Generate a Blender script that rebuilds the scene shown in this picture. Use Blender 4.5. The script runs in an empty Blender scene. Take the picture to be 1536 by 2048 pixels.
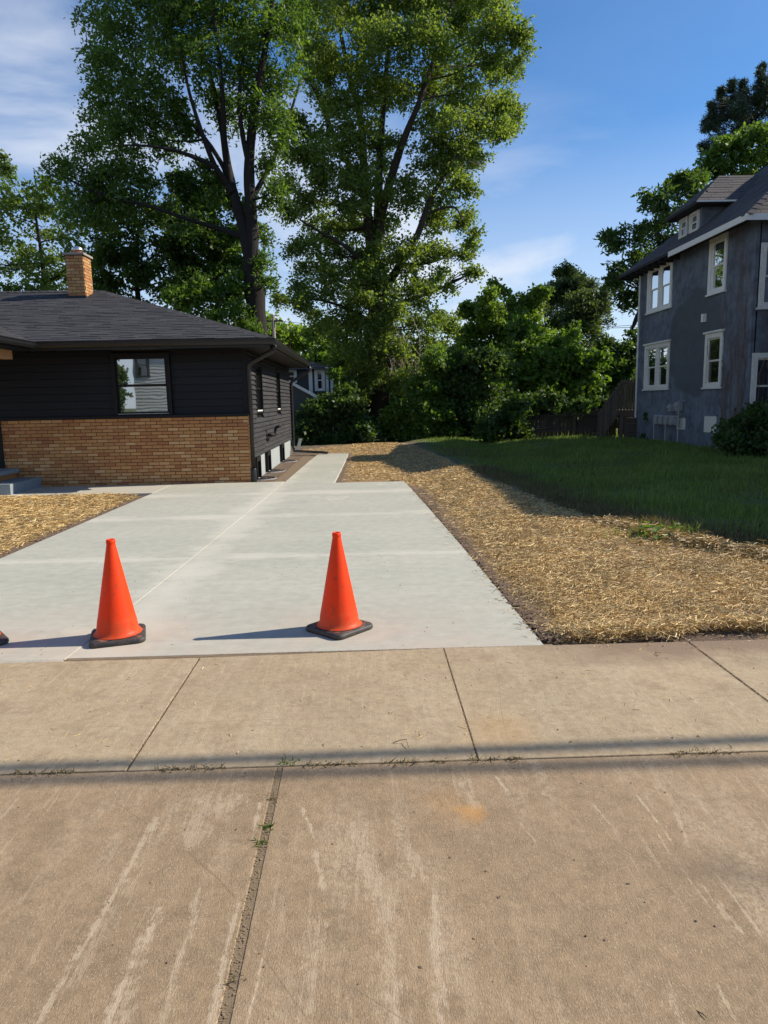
import bpy, math, random
import numpy as np
from math import radians, sin, cos, pi, sqrt
from mathutils import Vector, Matrix
rnd = random.Random(7)
rs = np.random.RandomState(11)
S = bpy.context.scene

# ------------------------------------------------------------------ camera
F = 1420.0; H = 1.62
yaw, pitch, roll = radians(1.22), radians(8.88), radians(1.15)
fw = Vector((sin(yaw)*cos(pitch), cos(yaw)*cos(pitch), -sin(pitch)))
r0 = Vector((cos(yaw), -sin(yaw), 0)); u0 = Vector((sin(yaw)*sin(pitch), cos(yaw)*sin(pitch), cos(pitch)))
rt = r0*cos(roll) - u0*sin(roll); up = u0*cos(roll) + r0*sin(roll)
cam = bpy.data.cameras.new("camera"); camo = bpy.data.objects.new("camera", cam); S.collection.objects.link(camo)
M = Matrix((rt, up, -fw)).transposed().to_4x4(); M.translation = (0, 0, H); camo.matrix_world = M
cam.sensor_fit = 'VERTICAL'; cam.sensor_height = 36; cam.sensor_width = 27; cam.lens = F/2048*36
cam.clip_start = 0.05; cam.clip_end = 3000
S.camera = camo
# ------------------------------------------------------------------ sky, sun
SUN = Vector((0.99, 0.13, 0.71)).normalized()
elev = math.asin(SUN.z); az = math.atan2(SUN.x, SUN.y)
W = bpy.data.worlds.new("World"); S.world = W; W.use_nodes = True
nt = W.node_tree; nt.nodes.clear()
def N(nt, t, **k):
    n = nt.nodes.new(t)
    for a, b in k.items(): setattr(n, a, b)
    return n
out = N(nt, 'ShaderNodeOutputWorld'); bg = N(nt, 'ShaderNodeBackground')
sky = N(nt, 'ShaderNodeTexSky', sky_type='NISHITA', sun_disc=False, sun_elevation=elev, sun_rotation=az,
        altitude=200, air_density=1.0, dust_density=0.35, ozone_density=3.0)
tc = N(nt, 'ShaderNodeTexCoord'); mp = N(nt, 'ShaderNodeMapping')
mp.inputs['Scale'].default_value = (1.0, 1.0, 2.6); mp.inputs['Rotation'].default_value = (0.25, 0.35, 0.4)
mp.inputs['Location'].default_value = (0.37, 0.1, 0.22)
nz = N(nt, 'ShaderNodeTexNoise'); nz.inputs['Scale'].default_value = 2.1; nz.inputs['Detail'].default_value = 8
nz.inputs['Roughness'].default_value = 0.55; nz.inputs['Distortion'].default_value = 0.35
cr = N(nt, 'ShaderNodeValToRGB'); cr.color_ramp.elements[0].position = 0.40; cr.color_ramp.elements[1].position = 0.64
sep = N(nt, 'ShaderNodeSeparateXYZ')
mr = N(nt, 'ShaderNodeMapRange'); mr.inputs['From Min'].default_value = 0.24; mr.inputs['From Max'].default_value = 0.44
mr.inputs['To Min'].default_value = 0.95; mr.inputs['To Max'].default_value = 0.04
hz = N(nt, 'ShaderNodeMapRange'); hz.inputs['From Min'].default_value = 0.0; hz.inputs['From Max'].default_value = 0.33
hz.inputs['To Min'].default_value = 0.75; hz.inputs['To Max'].default_value = 0.0
mu = N(nt, 'ShaderNodeMath', operation='MULTIPLY'); ad = N(nt, 'ShaderNodeMath', operation='MAXIMUM')
mx = N(nt, 'ShaderNodeMix', data_type='RGBA'); mx.inputs[7].default_value = (6.6, 6.9, 7.5, 1)
tint = N(nt, 'ShaderNodeMix', data_type='RGBA', blend_type='MULTIPLY'); tint.inputs[0].default_value = 1
tint.inputs[7].default_value = (0.56, 0.88, 1.14, 1)
L = nt.links.new
L(tc.outputs['Generated'], mp.inputs[0]); L(mp.outputs[0], nz.inputs['Vector']); L(nz.outputs[0], cr.inputs[0])
ma = N(nt, 'ShaderNodeMath', operation='MULTIPLY_ADD'); ma.inputs[1].default_value = 0.30
L(tc.outputs['Generated'], sep.inputs[0]); L(sep.outputs[0], ma.inputs[0]); L(sep.outputs[2], ma.inputs[2]); L(ma.outputs[0], mr.inputs[0]); L(sep.outputs[2], hz.inputs[0])
L(cr.outputs[0], mu.inputs[0]); L(mr.outputs[0], mu.inputs[1]); L(mu.outputs[0], ad.inputs[0]); L(hz.outputs[0], ad.inputs[1])
L(sky.outputs[0], tint.inputs[6]); L(tint.outputs[2], mx.inputs[6]); L(ad.outputs[0], mx.inputs[0])
L(mx.outputs[2], bg.inputs[0]); L(bg.outputs[0], out.inputs[0]); bg.inputs[1].default_value = 0.088
sl = bpy.data.lights.new("sun", 'SUN'); sl.energy = 4.2; sl.angle = radians(0.5); sl.color = (1.0, 0.91, 0.77)
so = bpy.data.objects.new("sun", sl); S.collection.objects.link(so); so.location = SUN*50
so.rotation_euler = SUN.to_track_quat('Z', 'Y').to_euler()
vs = S.view_settings; vs.view_transform = 'Standard'; vs.look = 'None'; vs.gamma = 1; vs.use_curve_mapping = False
vs.exposure = 0.62

# ------------------------------------------------------------------ layout helpers (pixel of the 1536x2048 photo -> metres)
def ray(px, py): return fw + rt*((px-768)/F) + up*((1024-py)/F)
def gnd(px, py, z=0.0):
    v = ray(px, py); t = (z-H)/v.z; return Vector((v.x*t, v.y*t, z))
def atY(px, py, Y):
    v = ray(px, py); t = Y/v.y; return Vector((v.x*t, Y, H+v.z*t))
def atX(px, py, X):
    v = ray(px, py); t = X/v.x; return Vector((X, v.y*t, H+v.z*t))

# ------------------------------------------------------------------ objects
def link(o): S.collection.objects.link(o); return o
def tag(o, label=None, cat=None, group=None, kind=None):
    if label: o['label'] = label
    if cat: o['category'] = cat
    if group: o['group'] = group
    if kind: o['kind'] = kind
    return o
def setparent(o, p):
    if p is not None:
        o.parent = p
        m = Matrix.Identity(4); q = p
        chain = []
        while q is not None: chain.append(q); q = q.parent
        for q in reversed(chain): m = m @ q.matrix_parent_inverse @ q.matrix_basis
        o.matrix_parent_inverse = m.inverted()
def empty(name, loc, label=None, cat=None, group=None, rz=0):
    o = link(bpy.data.objects.new(name, None)); o.location = loc; o.rotation_euler = (0, 0, rz); o.empty_display_size = 0.2
    return tag(o, label, cat, group)
class MB:
    def __init__(s): s.v = []; s.f = []
    def add(s, vs, fs):
        n = len(s.v); s.v += [tuple(p) for p in vs]; s.f += [tuple(i+n for i in f) for f in fs]; return s
    def box(s, a, b):
        x0, y0, z0 = a; x1, y1, z1 = b
        return s.add([(x0,y0,z0),(x1,y0,z0),(x1,y1,z0),(x0,y1,z0),(x0,y0,z1),(x1,y0,z1),(x1,y1,z1),(x0,y1,z1)],
            [(0,3,2,1),(4,5,6,7),(0,1,5,4),(1,2,6,5),(2,3,7,6),(3,0,4,7)])
    def obox(s, o, ux, uy, uz):   # oriented box from a corner and three edge vectors
        o, ux, uy, uz = map(Vector, (o, ux, uy, uz))
        p = [o, o+ux, o+ux+uy, o+uy, o+uz, o+ux+uz, o+ux+uy+uz, o+uy+uz]
        return s.add(p, [(0,3,2,1),(4,5,6,7),(0,1,5,4),(1,2,6,5),(2,3,7,6),(3,0,4,7)])
    def prism(s, poly, z0, z1, ch=0.0):
        n = len(poly); cx = sum(p[0] for p in poly)/n; cy = sum(p[1] for p in poly)/n
        def zz(z, i): return z[i] if isinstance(z, (list, tuple)) else z
        vs = [(p[0], p[1], zz(z0, i)) for i, p in enumerate(poly)]
        vs += [(p[0], p[1], zz(z1, i)-ch) for i, p in enumerate(poly)]
        fs = [tuple(reversed(range(n)))] + [(i, (i+1) % n, n+(i+1) % n, n+i) for i in range(n)]
        if ch > 0:
            for i, p in enumerate(poly):
                d = Vector((cx-p[0], cy-p[1])); d = d.normalized()*ch*1.4
                vs.append((p[0]+d.x, p[1]+d.y, zz(z1, i)))
            fs += [(n+i, n+(i+1) % n, 2*n+(i+1) % n, 2*n+i) for i in range(n)]; fs.append(tuple(range(2*n, 3*n)))
        else: fs.append(tuple(range(n, 2*n)))
        return s.add(vs, fs)
    def tube(s, pts, rad, n=8, cap=True, square=False):
        pts = [Vector(p) for p in pts]; m = len(pts)
        if not isinstance(rad, (list, tuple)): rad = [rad]*m
        vs = []; ref = None
        for i, p in enumerate(pts):
            t = (pts[min(i+1, m-1)] - pts[max(i-1, 0)]).normalized()
            if ref is None:
                ref = t.orthogonal() if abs(t.z) < 0.99 else Vector((1, 0, 0))
                if abs(t.z) < 0.5: ref = Vector((0, 0, 1))
            a = (ref - t*ref.dot(t)).normalized(); ref = a; b = t.cross(a)
            for k in range(n):
                an = 2*pi*(k+(0.5 if square else 0))/n
                vs.append(p + (a*cos(an)+b*sin(an))*rad[i])
        fs = [(i*n+k, i*n+(k+1) % n, (i+1)*n+(k+1) % n, (i+1)*n+k) for i in range(m-1) for k in range(n)]
        if cap: fs += [tuple(reversed(range(n))), tuple(range((m-1)*n, m*n))]
        return s.add(vs, fs)
    def lathe(s, prof, n=32, c=(0, 0, 0)):
        vs = [(c[0]+r*cos(2*pi*k/n), c[1]+r*sin(2*pi*k/n), c[2]+z) for r, z in prof for k in range(n)]
        fs = [(i*n+k, i*n+(k+1) % n, (i+1)*n+(k+1) % n, (i+1)*n+k) for i in range(len(prof)-1) for k in range(n)]
        return s.add(vs, fs)
    def build(s, name, mat, parent=None, smooth=False, local=False):
        me = bpy.data.meshes.new(name)
        if local: o0 = Vector((0, 0, 0))
        else:
            xs = [p[0] for p in s.v]; ys = [p[1] for p in s.v]; zs = [p[2] for p in s.v]
            o0 = Vector(((min(xs)+max(xs))/2, (min(ys)+max(ys))/2, min(zs)))
        me.from_pydata([(p[0]-o0.x, p[1]-o0.y, p[2]-o0.z) for p in s.v], [], s.f)
        me.materials.append(mat); me.update()
        if smooth: me.shade_smooth()
        o = link(bpy.data.objects.new(name, me)); o.location = o0
        if parent is not None:
            if local: o.parent = parent
            else: setparent(o, parent)
        return o
def npmesh(name, V, quads, mat, parent=None):
    o0 = np.array([(V[:,0].min()+V[:,0].max())/2, (V[:,1].min()+V[:,1].max())/2, V[:,2].min()])
    V = (V-o0).astype(np.float32)
    k = quads.shape[1]; me = bpy.data.meshes.new(name)
    me.vertices.add(len(V)); me.vertices.foreach_set('co', V.ravel())
    me.loops.add(quads.size); me.loops.foreach_set('vertex_index', quads.astype(np.int32).ravel())
    me.polygons.add(len(quads)); me.polygons.foreach_set('loop_start', np.arange(0, quads.size, k, dtype=np.int32))
    me.polygons.foreach_set('loop_total', np.full(len(quads), k, dtype=np.int32))
    me.materials.append(mat); me.update(calc_edges=True)
    o = link(bpy.data.objects.new(name, me)); o.location = Vector(o0)
    setparent(o, parent)
    return o

# ------------------------------------------------------------------ materials
def mat(name):
    m = bpy.data.materials.new(name); m.use_nodes = True; t = m.node_tree
    b = t.nodes['Principled BSDF']; return m, t, b
def noise(t, scale, detail=6, rough=0.6, vec=None, dist=0.0, sc=None):
    n = N(t, 'ShaderNodeTexNoise'); n.inputs['Scale'].default_value = scale; n.inputs['Detail'].default_value = detail
    n.inputs['Roughness'].default_value = rough; n.inputs['Distortion'].default_value = dist
    g = N(t, 'ShaderNodeNewGeometry'); v = g.outputs['Position']
    if sc:
        mm = N(t, 'ShaderNodeMapping'); mm.inputs['Scale'].default_value = sc[:3]
        if len(sc) > 3: mm.inputs['Rotation'].default_value = (0, 0, sc[3])
        t.links.new(v, mm.inputs[0]); v = mm.outputs[0]
    t.links.new(v, n.inputs['Vector']); return n.outputs[0]
def ramp(t, src, stops):
    r = N(t, 'ShaderNodeValToRGB'); e = r.color_ramp.elements
    while len(e) > 1: e.remove(e[-1])
    for i, (p, c) in enumerate(stops):
        if not isinstance(c, tuple): c = (c, c, c)
        x = e[0] if i == 0 else e.new(p)
        x.position = p; x.color = (*c, 1)
    t.links.new(src, r.inputs[0]); return r.outputs[0]
def mixc(t, fac, a, b, mode='MIX'):
    m = N(t, 'ShaderNodeMix', data_type='RGBA', blend_type=mode)
    for i, x in ((0, fac), (6, a), (7, b)):
        if isinstance(x, (int, float)): m.inputs[i].default_value = x if i == 0 else (x, x, x, 1)
        elif isinstance(x, tuple): m.inputs[i].default_value = (*x, 1)
        else: t.links.new(x, m.inputs[i])
    return m.outputs[2]
def math_(t, op, a, b=None):
    m = N(t, 'ShaderNodeMath', operation=op)
    for i, x in ((0, a), (1, b)):
        if x is None: continue
        if isinstance(x, (int, float)): m.inputs[i].default_value = x
        else: t.links.new(x, m.inputs[i])
    return m.outputs[0]
def bump(t, b, h, s=0.3, d=0.01):
    n = N(t, 'ShaderNodeBump'); n.inputs['Strength'].default_value = s; n.inputs['Distance'].default_value = d
    t.links.new(h, n.inputs['Height']); t.links.new(n.outputs[0], b.inputs['Normal'])
def simple(name, col, rough=0.6, var=0.15, scale=6, bs=0.0, metal=0, spec=0.5, objrand=0.0, island=0.0, bd=0.005, sc=None):
    m, t, b = mat(name)
    c = mixc(t, noise(t, scale, sc=sc), tuple(x*(1-var) for x in col), tuple(min(1, x*(1+var)) for x in col))
    if objrand:
        oi = N(t, 'ShaderNodeObjectInfo')
        c = mixc(t, 1.0, c, ramp(t, oi.outputs['Random'], [(0, 1-objrand), (1, 1+objrand)]), 'MULTIPLY')
    if island:
        g = N(t, 'ShaderNodeNewGeometry')
        c = mixc(t, 1.0, c, ramp(t, g.outputs['Random Per Island'], [(0, 1-island), (1, min(1, 1+island))]), 'MULTIPLY')
    t.links.new(c, b.inputs['Base Color']); b.inputs['Roughness'].default_value = rough; b.inputs['Metallic'].default_value = metal
    b.inputs['Specular IOR Level'].default_value = spec
    if bs: bump(t, b, noise(t, scale*12), bs, bd)
    return m
def posxyz(t):
    g = N(t, 'ShaderNodeNewGeometry'); s = N(t, 'ShaderNodeSeparateXYZ'); t.links.new(g.outputs['Position'], s.inputs[0]); return s.outputs
def linedist(t, coord, c, w):   # 1 at coord=c falling to 0 at distance w
    return math_(t, 'SUBTRACT', 1.0, math_(t, 'MINIMUM', math_(t, 'DIVIDE', math_(t, 'ABSOLUTE', math_(t, 'SUBTRACT', coord, c)), w), 1.0))

# new grey-green driveway concrete with pale laitance beside its joints
def m_driveway():
    m, t, b = mat('new_concrete'); P = posxyz(t)
    n1 = noise(t, 0.9, 5, 0.55, sc=(0.6, 1.2, 1)); n2 = noise(t, 9, 6, 0.6); n3 = noise(t, 1.5, 8, 0.68, sc=(0.8, 1.5, 1), dist=0.5)
    c = mixc(t, ramp(t, n1, [(0.35, 0), (0.7, 1)]), (0.38, 0.372, 0.30), (0.47, 0.452, 0.365))
    c = mixc(t, 0.35, c, mixc(t, ramp(t, n2, [(0.3, 0), (0.7, 1)]), (0.30, 0.295, 0.24), (0.58, 0.565, 0.47)))
    br = noise(t, 1.0, 4, 0.6, sc=(3, 110, 1)); c = mixc(t, 0.16, c, ramp(t, br, [(0.35, (0.26, 0.255, 0.21)), (0.65, (0.66, 0.64, 0.55))]))
    st_ = ramp(t, noise(t, 2.1, 7, 0.75), [(0.56, 0), (0.66, 0.35)]); c = mixc(t, st_, c, (0.33, 0.32, 0.26))
    j = linedist(t, P[0], -1.80, 0.75)
    j = math_(t, 'POWER', j, 1.3)
    for yy, w in ((7.55, 0.30), (10.33, 0.42), (12.95, 0.55)):
        j = math_(t, 'MAXIMUM', j, linedist(t, P[1], yy-0.05, w))
    k = math_(t, 'ADD', j, math_(t, 'MULTIPLY', math_(t, 'SUBTRACT', n3, 0.5), 1.7))
    k = math_(t, 'MULTIPLY', k, ramp(t, noise(t, 0.55, 4, 0.6), [(0.35, 0.55), (0.6, 1.05)]))
    k = math_(t, 'MAXIMUM', k, math_(t, 'MULTIPLY', ramp(t, noise(t, 0.7, 8, 0.7, sc=(1.2, 0.8, 1)), [(0.54, 0), (0.66, 1)]), 0.7))
    c = mixc(t, ramp(t, k, [(0.38, 0), (0.62, 0.5), (1.1, 0.85)]), c, (0.58, 0.545, 0.45))
    # reddish dust towards the sidewalk
    d = linedist(t, P[1], 4.5, 1.6)
    c = mixc(t, math_(t, 'MULTIPLY', d, ramp(t, noise(t, 1.3, 5), [(0.35, 0), (0.7, 0.75)])), c, (0.50, 0.40, 0.31))
    # dark specks and pores
    sp = ramp(t, noise(t, 60, 2, 0.5), [(0.70, 0), (0.76, 1)])
    c = mixc(t, math_(t, 'MULTIPLY', sp, 0.35), c, (0.16, 0.15, 0.13))
    t.links.new(c, b.inputs['Base Color']); b.inputs['Roughness'].default_value = 0.82
    bump(t, b, math_(t, 'ADD', noise(t, 140, 3, sc=(1, 0.25, 1)), math_(t, 'MULTIPLY', n2, 0.6)), 0.22, 0.004)
    return m
_sg = []
def stroke_group():
    if _sg: return _sg[0]
    G = bpy.data.node_groups.new('scuff', 'ShaderNodeTree')
    for nm, ty in (('A', 'NodeSocketVector'), ('D', 'NodeSocketVector'), ('N', 'NodeSocketVector'), ('W', 'NodeSocketFloat'), ('H', 'NodeSocketFloat'), ('S', 'NodeSocketFloat'), ('Hard', 'NodeSocketFloat'), ('Wav', 'NodeSocketFloat'), ('Fine', 'NodeSocketFloat')):
        G.interface.new_socket(nm, in_out='INPUT', socket_type=ty)
    G.interface.new_socket('K', in_out='OUTPUT', socket_type='NodeSocketFloat')
    gi = G.nodes.new('NodeGroupInput'); go = G.nodes.new('NodeGroupOutput'); ge = N(G, 'ShaderNodeNewGeometry')
    def vm(op, a, b):
        v = N(G, 'ShaderNodeVectorMath', operation=op); G.links.new(a, v.inputs[0]); G.links.new(b, v.inputs[1]); return v
    r = vm('SUBTRACT', ge.outputs['Position'], gi.outputs['A']).outputs[0]
    al = math_(G, 'ABSOLUTE', vm('DOT_PRODUCT', r, gi.outputs['D']).outputs['Value'])
    ac = vm('DOT_PRODUCT', r, gi.outputs['N']).outputs['Value']
    ac = math_(G, 'ABSOLUTE', math_(G, 'ADD', ac, math_(G, 'MULTIPLY', math_(G, 'SUBTRACT', gi.outputs['Wav'], 0.5), 0.06)))
    e = math_(G, 'MAXIMUM', math_(G, 'SUBTRACT', 1.0, math_(G, 'DIVIDE', al, gi.outputs['H'])), 0.0)
    e = ramp(G, e, [(0, 0), (0.35, 1)])
    k = math_(G, 'MULTIPLY', math_(G, 'MAXIMUM', math_(G, 'SUBTRACT', 1.0, math_(G, 'DIVIDE', ac, gi.outputs['W'])), 0.0), e)
    soft = math_(G, 'MULTIPLY', ramp(G, math_(G, 'ADD', k, math_(G, 'MULTIPLY', math_(G, 'SUBTRACT', gi.outputs['Fine'], 0.5), 7.5)), [(0.45, 0), (1.1, 1)]), ramp(G, k, [(0, 0), (0.25, 1)]))
    hard = ramp(G, k, [(0, 0), (0.5, 1)])
    m = N(G, 'ShaderNodeMix', data_type='FLOAT'); G.links.new(gi.outputs['Hard'], m.inputs[0]); G.links.new(soft, m.inputs[2]); G.links.new(hard, m.inputs[3])
    G.links.new(math_(G, 'MULTIPLY', m.outputs[0], gi.outputs['S']), go.inputs[0]); _sg.append(G); return G
# old tan sidewalk / apron concrete, worn and streaked
def m_oldconc(name, base, lite, dark, streak, strokes=()):
    m, t, b = mat(name); P = posxyz(t); wav = noise(t, 2.0, 3, 0.5); fine2 = mixc(t, 0.5, noise(t, 1.0, 6, 0.75, sc=(55, 6, 1, 0.10)), noise(t, 30, 7, 0.8))
    n1 = noise(t, 0.8, 6, 0.6); n2 = noise(t, 5, 8, 0.7); n3 = noise(t, 22, 6, 0.7)
    c = mixc(t, ramp(t, n1, [(0.38, 0), (0.62, 1)]), tuple(x*0.86 for x in base), tuple(x*1.18 for x in base))
    c = mixc(t, ramp(t, n2, [(0.40, 0.6), (0.53, 0)]), c, dark)
    # pale abraded patches and tyre-dragged streaks fanning along the drive direction
    a = noise(t, 1.0, 9, 0.72, sc=(7.0, 1.1, 1, 0.10)); a2 = noise(t, 1.1, 4, 0.5, sc=(1.2, 0.7, 1)); fine = noise(t, 60, 4, 0.7, sc=(1, 0.8, 1))
    s = math_(t, 'MULTIPLY', ramp(t, a, [(0.47, 0), (0.57, 1)]), ramp(t, a2, [(0.43, 0), (0.54, 1)]))
    s = math_(t, 'MULTIPLY', s, ramp(t, fine, [(0.42, 0.1), (0.54, 1)]))
    c = mixc(t, math_(t, 'MULTIPLY', s, streak), c, lite)
    # fine scratches, two directions
    for rot, sx in ((0.45, 34), (-0.12, 40)):
        q = noise(t, 1.0, 3, 0.6, sc=(sx, 2.2, 1, rot))
        c = mixc(t, math_(t, 'MULTIPLY', ramp(t, q, [(0.60, 0), (0.66, 0.8)]), ramp(t, noise(t, 0.9, 3), [(0.42, 0), (0.55, 0.6)])), c, lite)
    # grain, aggregate
    c = mixc(t, 0.45, c, mixc(t, ramp(t, n3, [(0.3, 0), (0.7, 1)]), tuple(x*0.6 for x in base), tuple(x*1.45 for x in base)))
    ag = noise(t, 150, 3, 0.8)
    c = mixc(t, ramp(t, ag, [(0.565, 0), (0.65, 0.6)]), c, lite)
    c = mixc(t, ramp(t, ag, [(0.32, 0.45), (0.42, 0)]), c, tuple(x*0.45 for x in base))
    bl = ramp(t, noise(t, 3.3, 5, 0.65), [(0.58, 0), (0.68, 0.5)]); c = mixc(t, bl, c, dark)
    # rust spot on the apron and a fainter one on the walk
    for (x, y, r, f) in ((0.385, 2.62, 0.085, 0.7), (0.62, 3.28, 0.26, 0.22), (0.30, 2.66, 0.16, 0.2)):
        g = N(t, 'ShaderNodeNewGeometry'); vd = N(t, 'ShaderNodeVectorMath', operation='DISTANCE')
        t.links.new(g.outputs['Position'], vd.inputs[0]); vd.inputs[1].default_value = (x, y, -0.03)
        k = math_(t, 'ADD', math_(t, 'DIVIDE', vd.outputs['Value'], r), math_(t, 'MULTIPLY', math_(t, 'SUBTRACT', noise(t, 9, 4), 0.5), 1.6))
        c = mixc(t, ramp(t, k, [(0.15, f), (0.95, 0)]), c, (0.55, 0.27, 0.07))
    G = stroke_group(); tot = None
    def stroke(px0, py0, px1, py1, wd, st, f, hard):
        a_, b_ = gnd(px0, py0, -0.01), gnd(px1, py1, -0.04); d = Vector((b_.x-a_.x, b_.y-a_.y, 0)); L_ = d.length; d.normalize()
        n = t.nodes.new('ShaderNodeGroup'); n.node_tree = G
        for nm, v in (('A', tuple((a_+b_)/2)), ('D', tuple(d)), ('N', (-d.y, d.x, 0)), ('W', wd), ('H', L_/2), ('S', st), ('Hard', hard)): n.inputs[nm].default_value = v
        t.links.new(wav, n.inputs['Wav']); t.links.new(f, n.inputs['Fine']); return n.outputs[0]
    for q in strokes:
        k = stroke(*q, fine2, 0.0); tot = k if tot is None else math_(t, 'MAXIMUM', tot, k)
    if tot is not None: c = mixc(t, tot, c, lite)
    first = True
    for px0, py0, px1, py1, wd in ((1010, 1545, 1300, 1740, .0035), (1300, 1740, 1560, 1960, .003), (362, 1690, 478, 1808, .005), (215, 1600, 300, 1665, .003), (505, 1860, 640, 2080, .004), (700, 1950, 860, 2070, .003),
                                   (0, 1466, 700, 1447, .003), (0, 1480, 640, 1462, .0025), (985, 1300, 1010, 1500, .003), (1040, 1420, 1536, 1400, .002)):
        k = stroke(px0, py0, px1, py1, wd, 0.5, wav, 1.0); tk = k if first else math_(t, 'MAXIMUM', tk, k); first = False
    c = mixc(t, tk, c, dark)
    dk = math_(t, 'ADD', math_(t, 'MULTIPLY', linedist(t, P[1], 4.55, 0.9), ramp(t, P[0], [(0.0, 0), (1.0, 1)])), math_(t, 'MULTIPLY', math_(t, 'SUBTRACT', noise(t, 2.2, 7, 0.7), 0.5), 1.3))
    c = mixc(t, math_(t, 'MULTIPLY', ramp(t, dk, [(0.40, 0), (0.80, 0.9)]), ramp(t, math_(t, 'SUBTRACT', P[0], 0.9), [(0, 0), (0.7, 1)])), c, (0.225, 0.15, 0.095))
    sx = math_(t, 'MULTIPLY', linedist(t, P[0], 1.25, 0.32), linedist(t, math_(t, 'ADD', P[1], math_(t, 'MULTIPLY', P[0], 0.25)), 2.53, 0.12))
    c = mixc(t, math_(t, 'MULTIPLY', sx, 0.55), c, (0.10, 0.075, 0.05))
    t.links.new(c, b.inputs['Base Color']); b.inputs['Roughness'].default_value = 0.85
    bump(t, b, math_(t, 'ADD', noise(t, 260, 3, sc=(1, 0.3, 1)), math_(t, 'MULTIPLY', noise(t, 40, 6, 0.7), 1.2)), 0.55, 0.005)
    return m
M_drive = m_driveway()
M_side = m_oldconc('worn_sidewalk_concrete', (0.385, 0.290, 0.175), (0.55, 0.45, 0.31), (0.27, 0.19, 0.112), 0.55)
M_apron = m_oldconc('worn_apron_concrete', (0.308, 0.212, 0.120), (0.53, 0.415, 0.28), (0.205, 0.140, 0.076), 0.8,
    ((345, 1580, 25, 2140, .030, .65), (300, 1700, 120, 2000, .05, .3), (335, 1770, 170, 2150, .032, .75), (300, 1830, 230, 2100, .045, .5), (405, 1740, 300, 2150, .026, .5), (478, 1760, 405, 2150, .028, .65),
     (500, 1590, 400, 1650, .09, .5), (430, 1580, 360, 1720, .10, .45), (520, 1600, 505, 1700, .02, .7), (604, 1610, 632, 1700, .016, .7), (628, 1690, 650, 1800, .026, .7), (552, 1820, 480, 2080, .008, .8),
     (700, 1620, 790, 1900, .09, .5), (770, 1780, 800, 2100, .05, .5), (862, 1740, 885, 2120, .030, .6), (640, 1800, 600, 2120, .05, .45), (820, 1680, 850, 1780, .05, .5),
     (1268, 1580, 1350, 1700, .010, .7), (1300, 1640, 1440, 1850, .009, .6), (1350, 1610, 1385, 1720, .02, .5), (1395, 1750, 1490, 1880, .022, .6), (1420, 1720, 1536, 1900, .010, .6), (1325, 1930, 1390, 2100, .018, .7), (1430, 1940, 1500, 2100, .010, .6),
     (1180, 1600, 1225, 1670, .007, .6), (990, 1550, 1025, 1600, .012, .7), (930, 1556, 955, 1640, .05, .45), (1040, 1640, 1075, 1700, .006, .5), (1500, 1600, 1560, 1700, .012, .5), (40, 1590, 0, 1660, .02, .4)))
M_walk = simple('walk_concrete', (0.46, 0.43, 0.35), 0.85, 0.1, 2, 0.2)
M_joint = simple('joint_fill', (0.20, 0.142, 0.084), 0.95, 0.45, 14, 0.2, bd=0.002)
M_crumb = simple('tan_crumbs', (0.27, 0.19, 0.11), 0.95, 0.3, 9)
M_clod = simple('brown_crumbs', (0.15, 0.10, 0.065), 0.95, 0.4, 9)
M_dirt = simple('joint_dirt', (0.11, 0.075, 0.05), 0.95, 0.5, 18, 0.8, bd=0.02)
M_black = simple('black_paint', (0.008, 0.008, 0.009), 0.55, 0.2, 3, spec=0.25)
M_gutter = simple('gutter_metal', (0.011, 0.011, 0.012), 0.42, 0.15, 3)
M_sidF = simple('charcoal_vinyl', (0.011, 0.0105, 0.0125), 0.6, 0.15, 4, objrand=0.15, spec=0.3)
def m_sidingS():
    m, t, b = mat('weathered_black_wood')
    n = noise(t, 3, 6, 0.7, sc=(1, 0.35, 3)); g = noise(t, 1, 5, 0.6, sc=(1, 3, 60)); w = noise(t, 1.3, 4)
    c = mixc(t, ramp(t, n, [(0.35, 0), (0.7, 1)]), (0.022, 0.0205, 0.023), (0.050, 0.047, 0.049))
    c = mixc(t, ramp(t, g, [(0.5, 0), (0.75, 0.5)]), c, (0.12, 0.11, 0.105))
    oi = N(t, 'ShaderNodeObjectInfo')
    c = mixc(t, 1.0, c, ramp(t, oi.outputs['Random'], [(0, 0.82), (1, 1.0)]), 'MULTIPLY')
    t.links.new(c, b.inputs['Base Color']); b.inputs['Roughness'].default_value = 0.65; b.inputs['Specular IOR Level'].default_value = 0.3; bump(t, b, g, 0.4, 0.003); return m
M_sidS = m_sidingS()
def m_brick(name, lo=1.0):
    m, t, b = mat(name); oi = N(t, 'ShaderNodeObjectInfo')
    g = N(t, 'ShaderNodeNewGeometry'); r = math_(t, 'FRACT', math_(t, 'ADD', oi.outputs['Random'], g.outputs['Random Per Island']))
    st = [(0, (.46, .215, .065)), (.12, (.36, .140, .042)), (.22, (.54, .285, .095)), (.36, (.40, .17, .055)), (.46, (.60, .36, .15)), (.56, (.43, .20, .065)),
          (.66, (.30, .095, .034)), (.74, (.50, .25, .080)), (.86, (.36, .125, .042)), (.93, (.62, .40, .19)), (1, (.44, .20, .068))]
    c = ramp(t, r, [(p, tuple(x*lo for x in q)) for p, q in st])
    c = mixc(t, 0.22, c, mixc(t, noise(t, 35, 6, 0.7), (.14, .06, .02), (.70, .42, .20)))
    t.links.new(c, b.inputs['Base Color']); b.inputs['Roughness'].default_value = 0.8
    bump(t, b, noise(t, 90, 5, 0.7, sc=(1, 1, .4)), 0.5, 0.004); return m
M_brick = m_brick('buff_brick')
M_mortar = simple('mortar', (0.085, 0.045, 0.022), 0.95, 0.2, 30)
M_shing = simple('asphalt_shingle_dark', (0.048, 0.047, 0.052), 0.88, 0.35, 25, 0.5, island=0.5)
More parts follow.
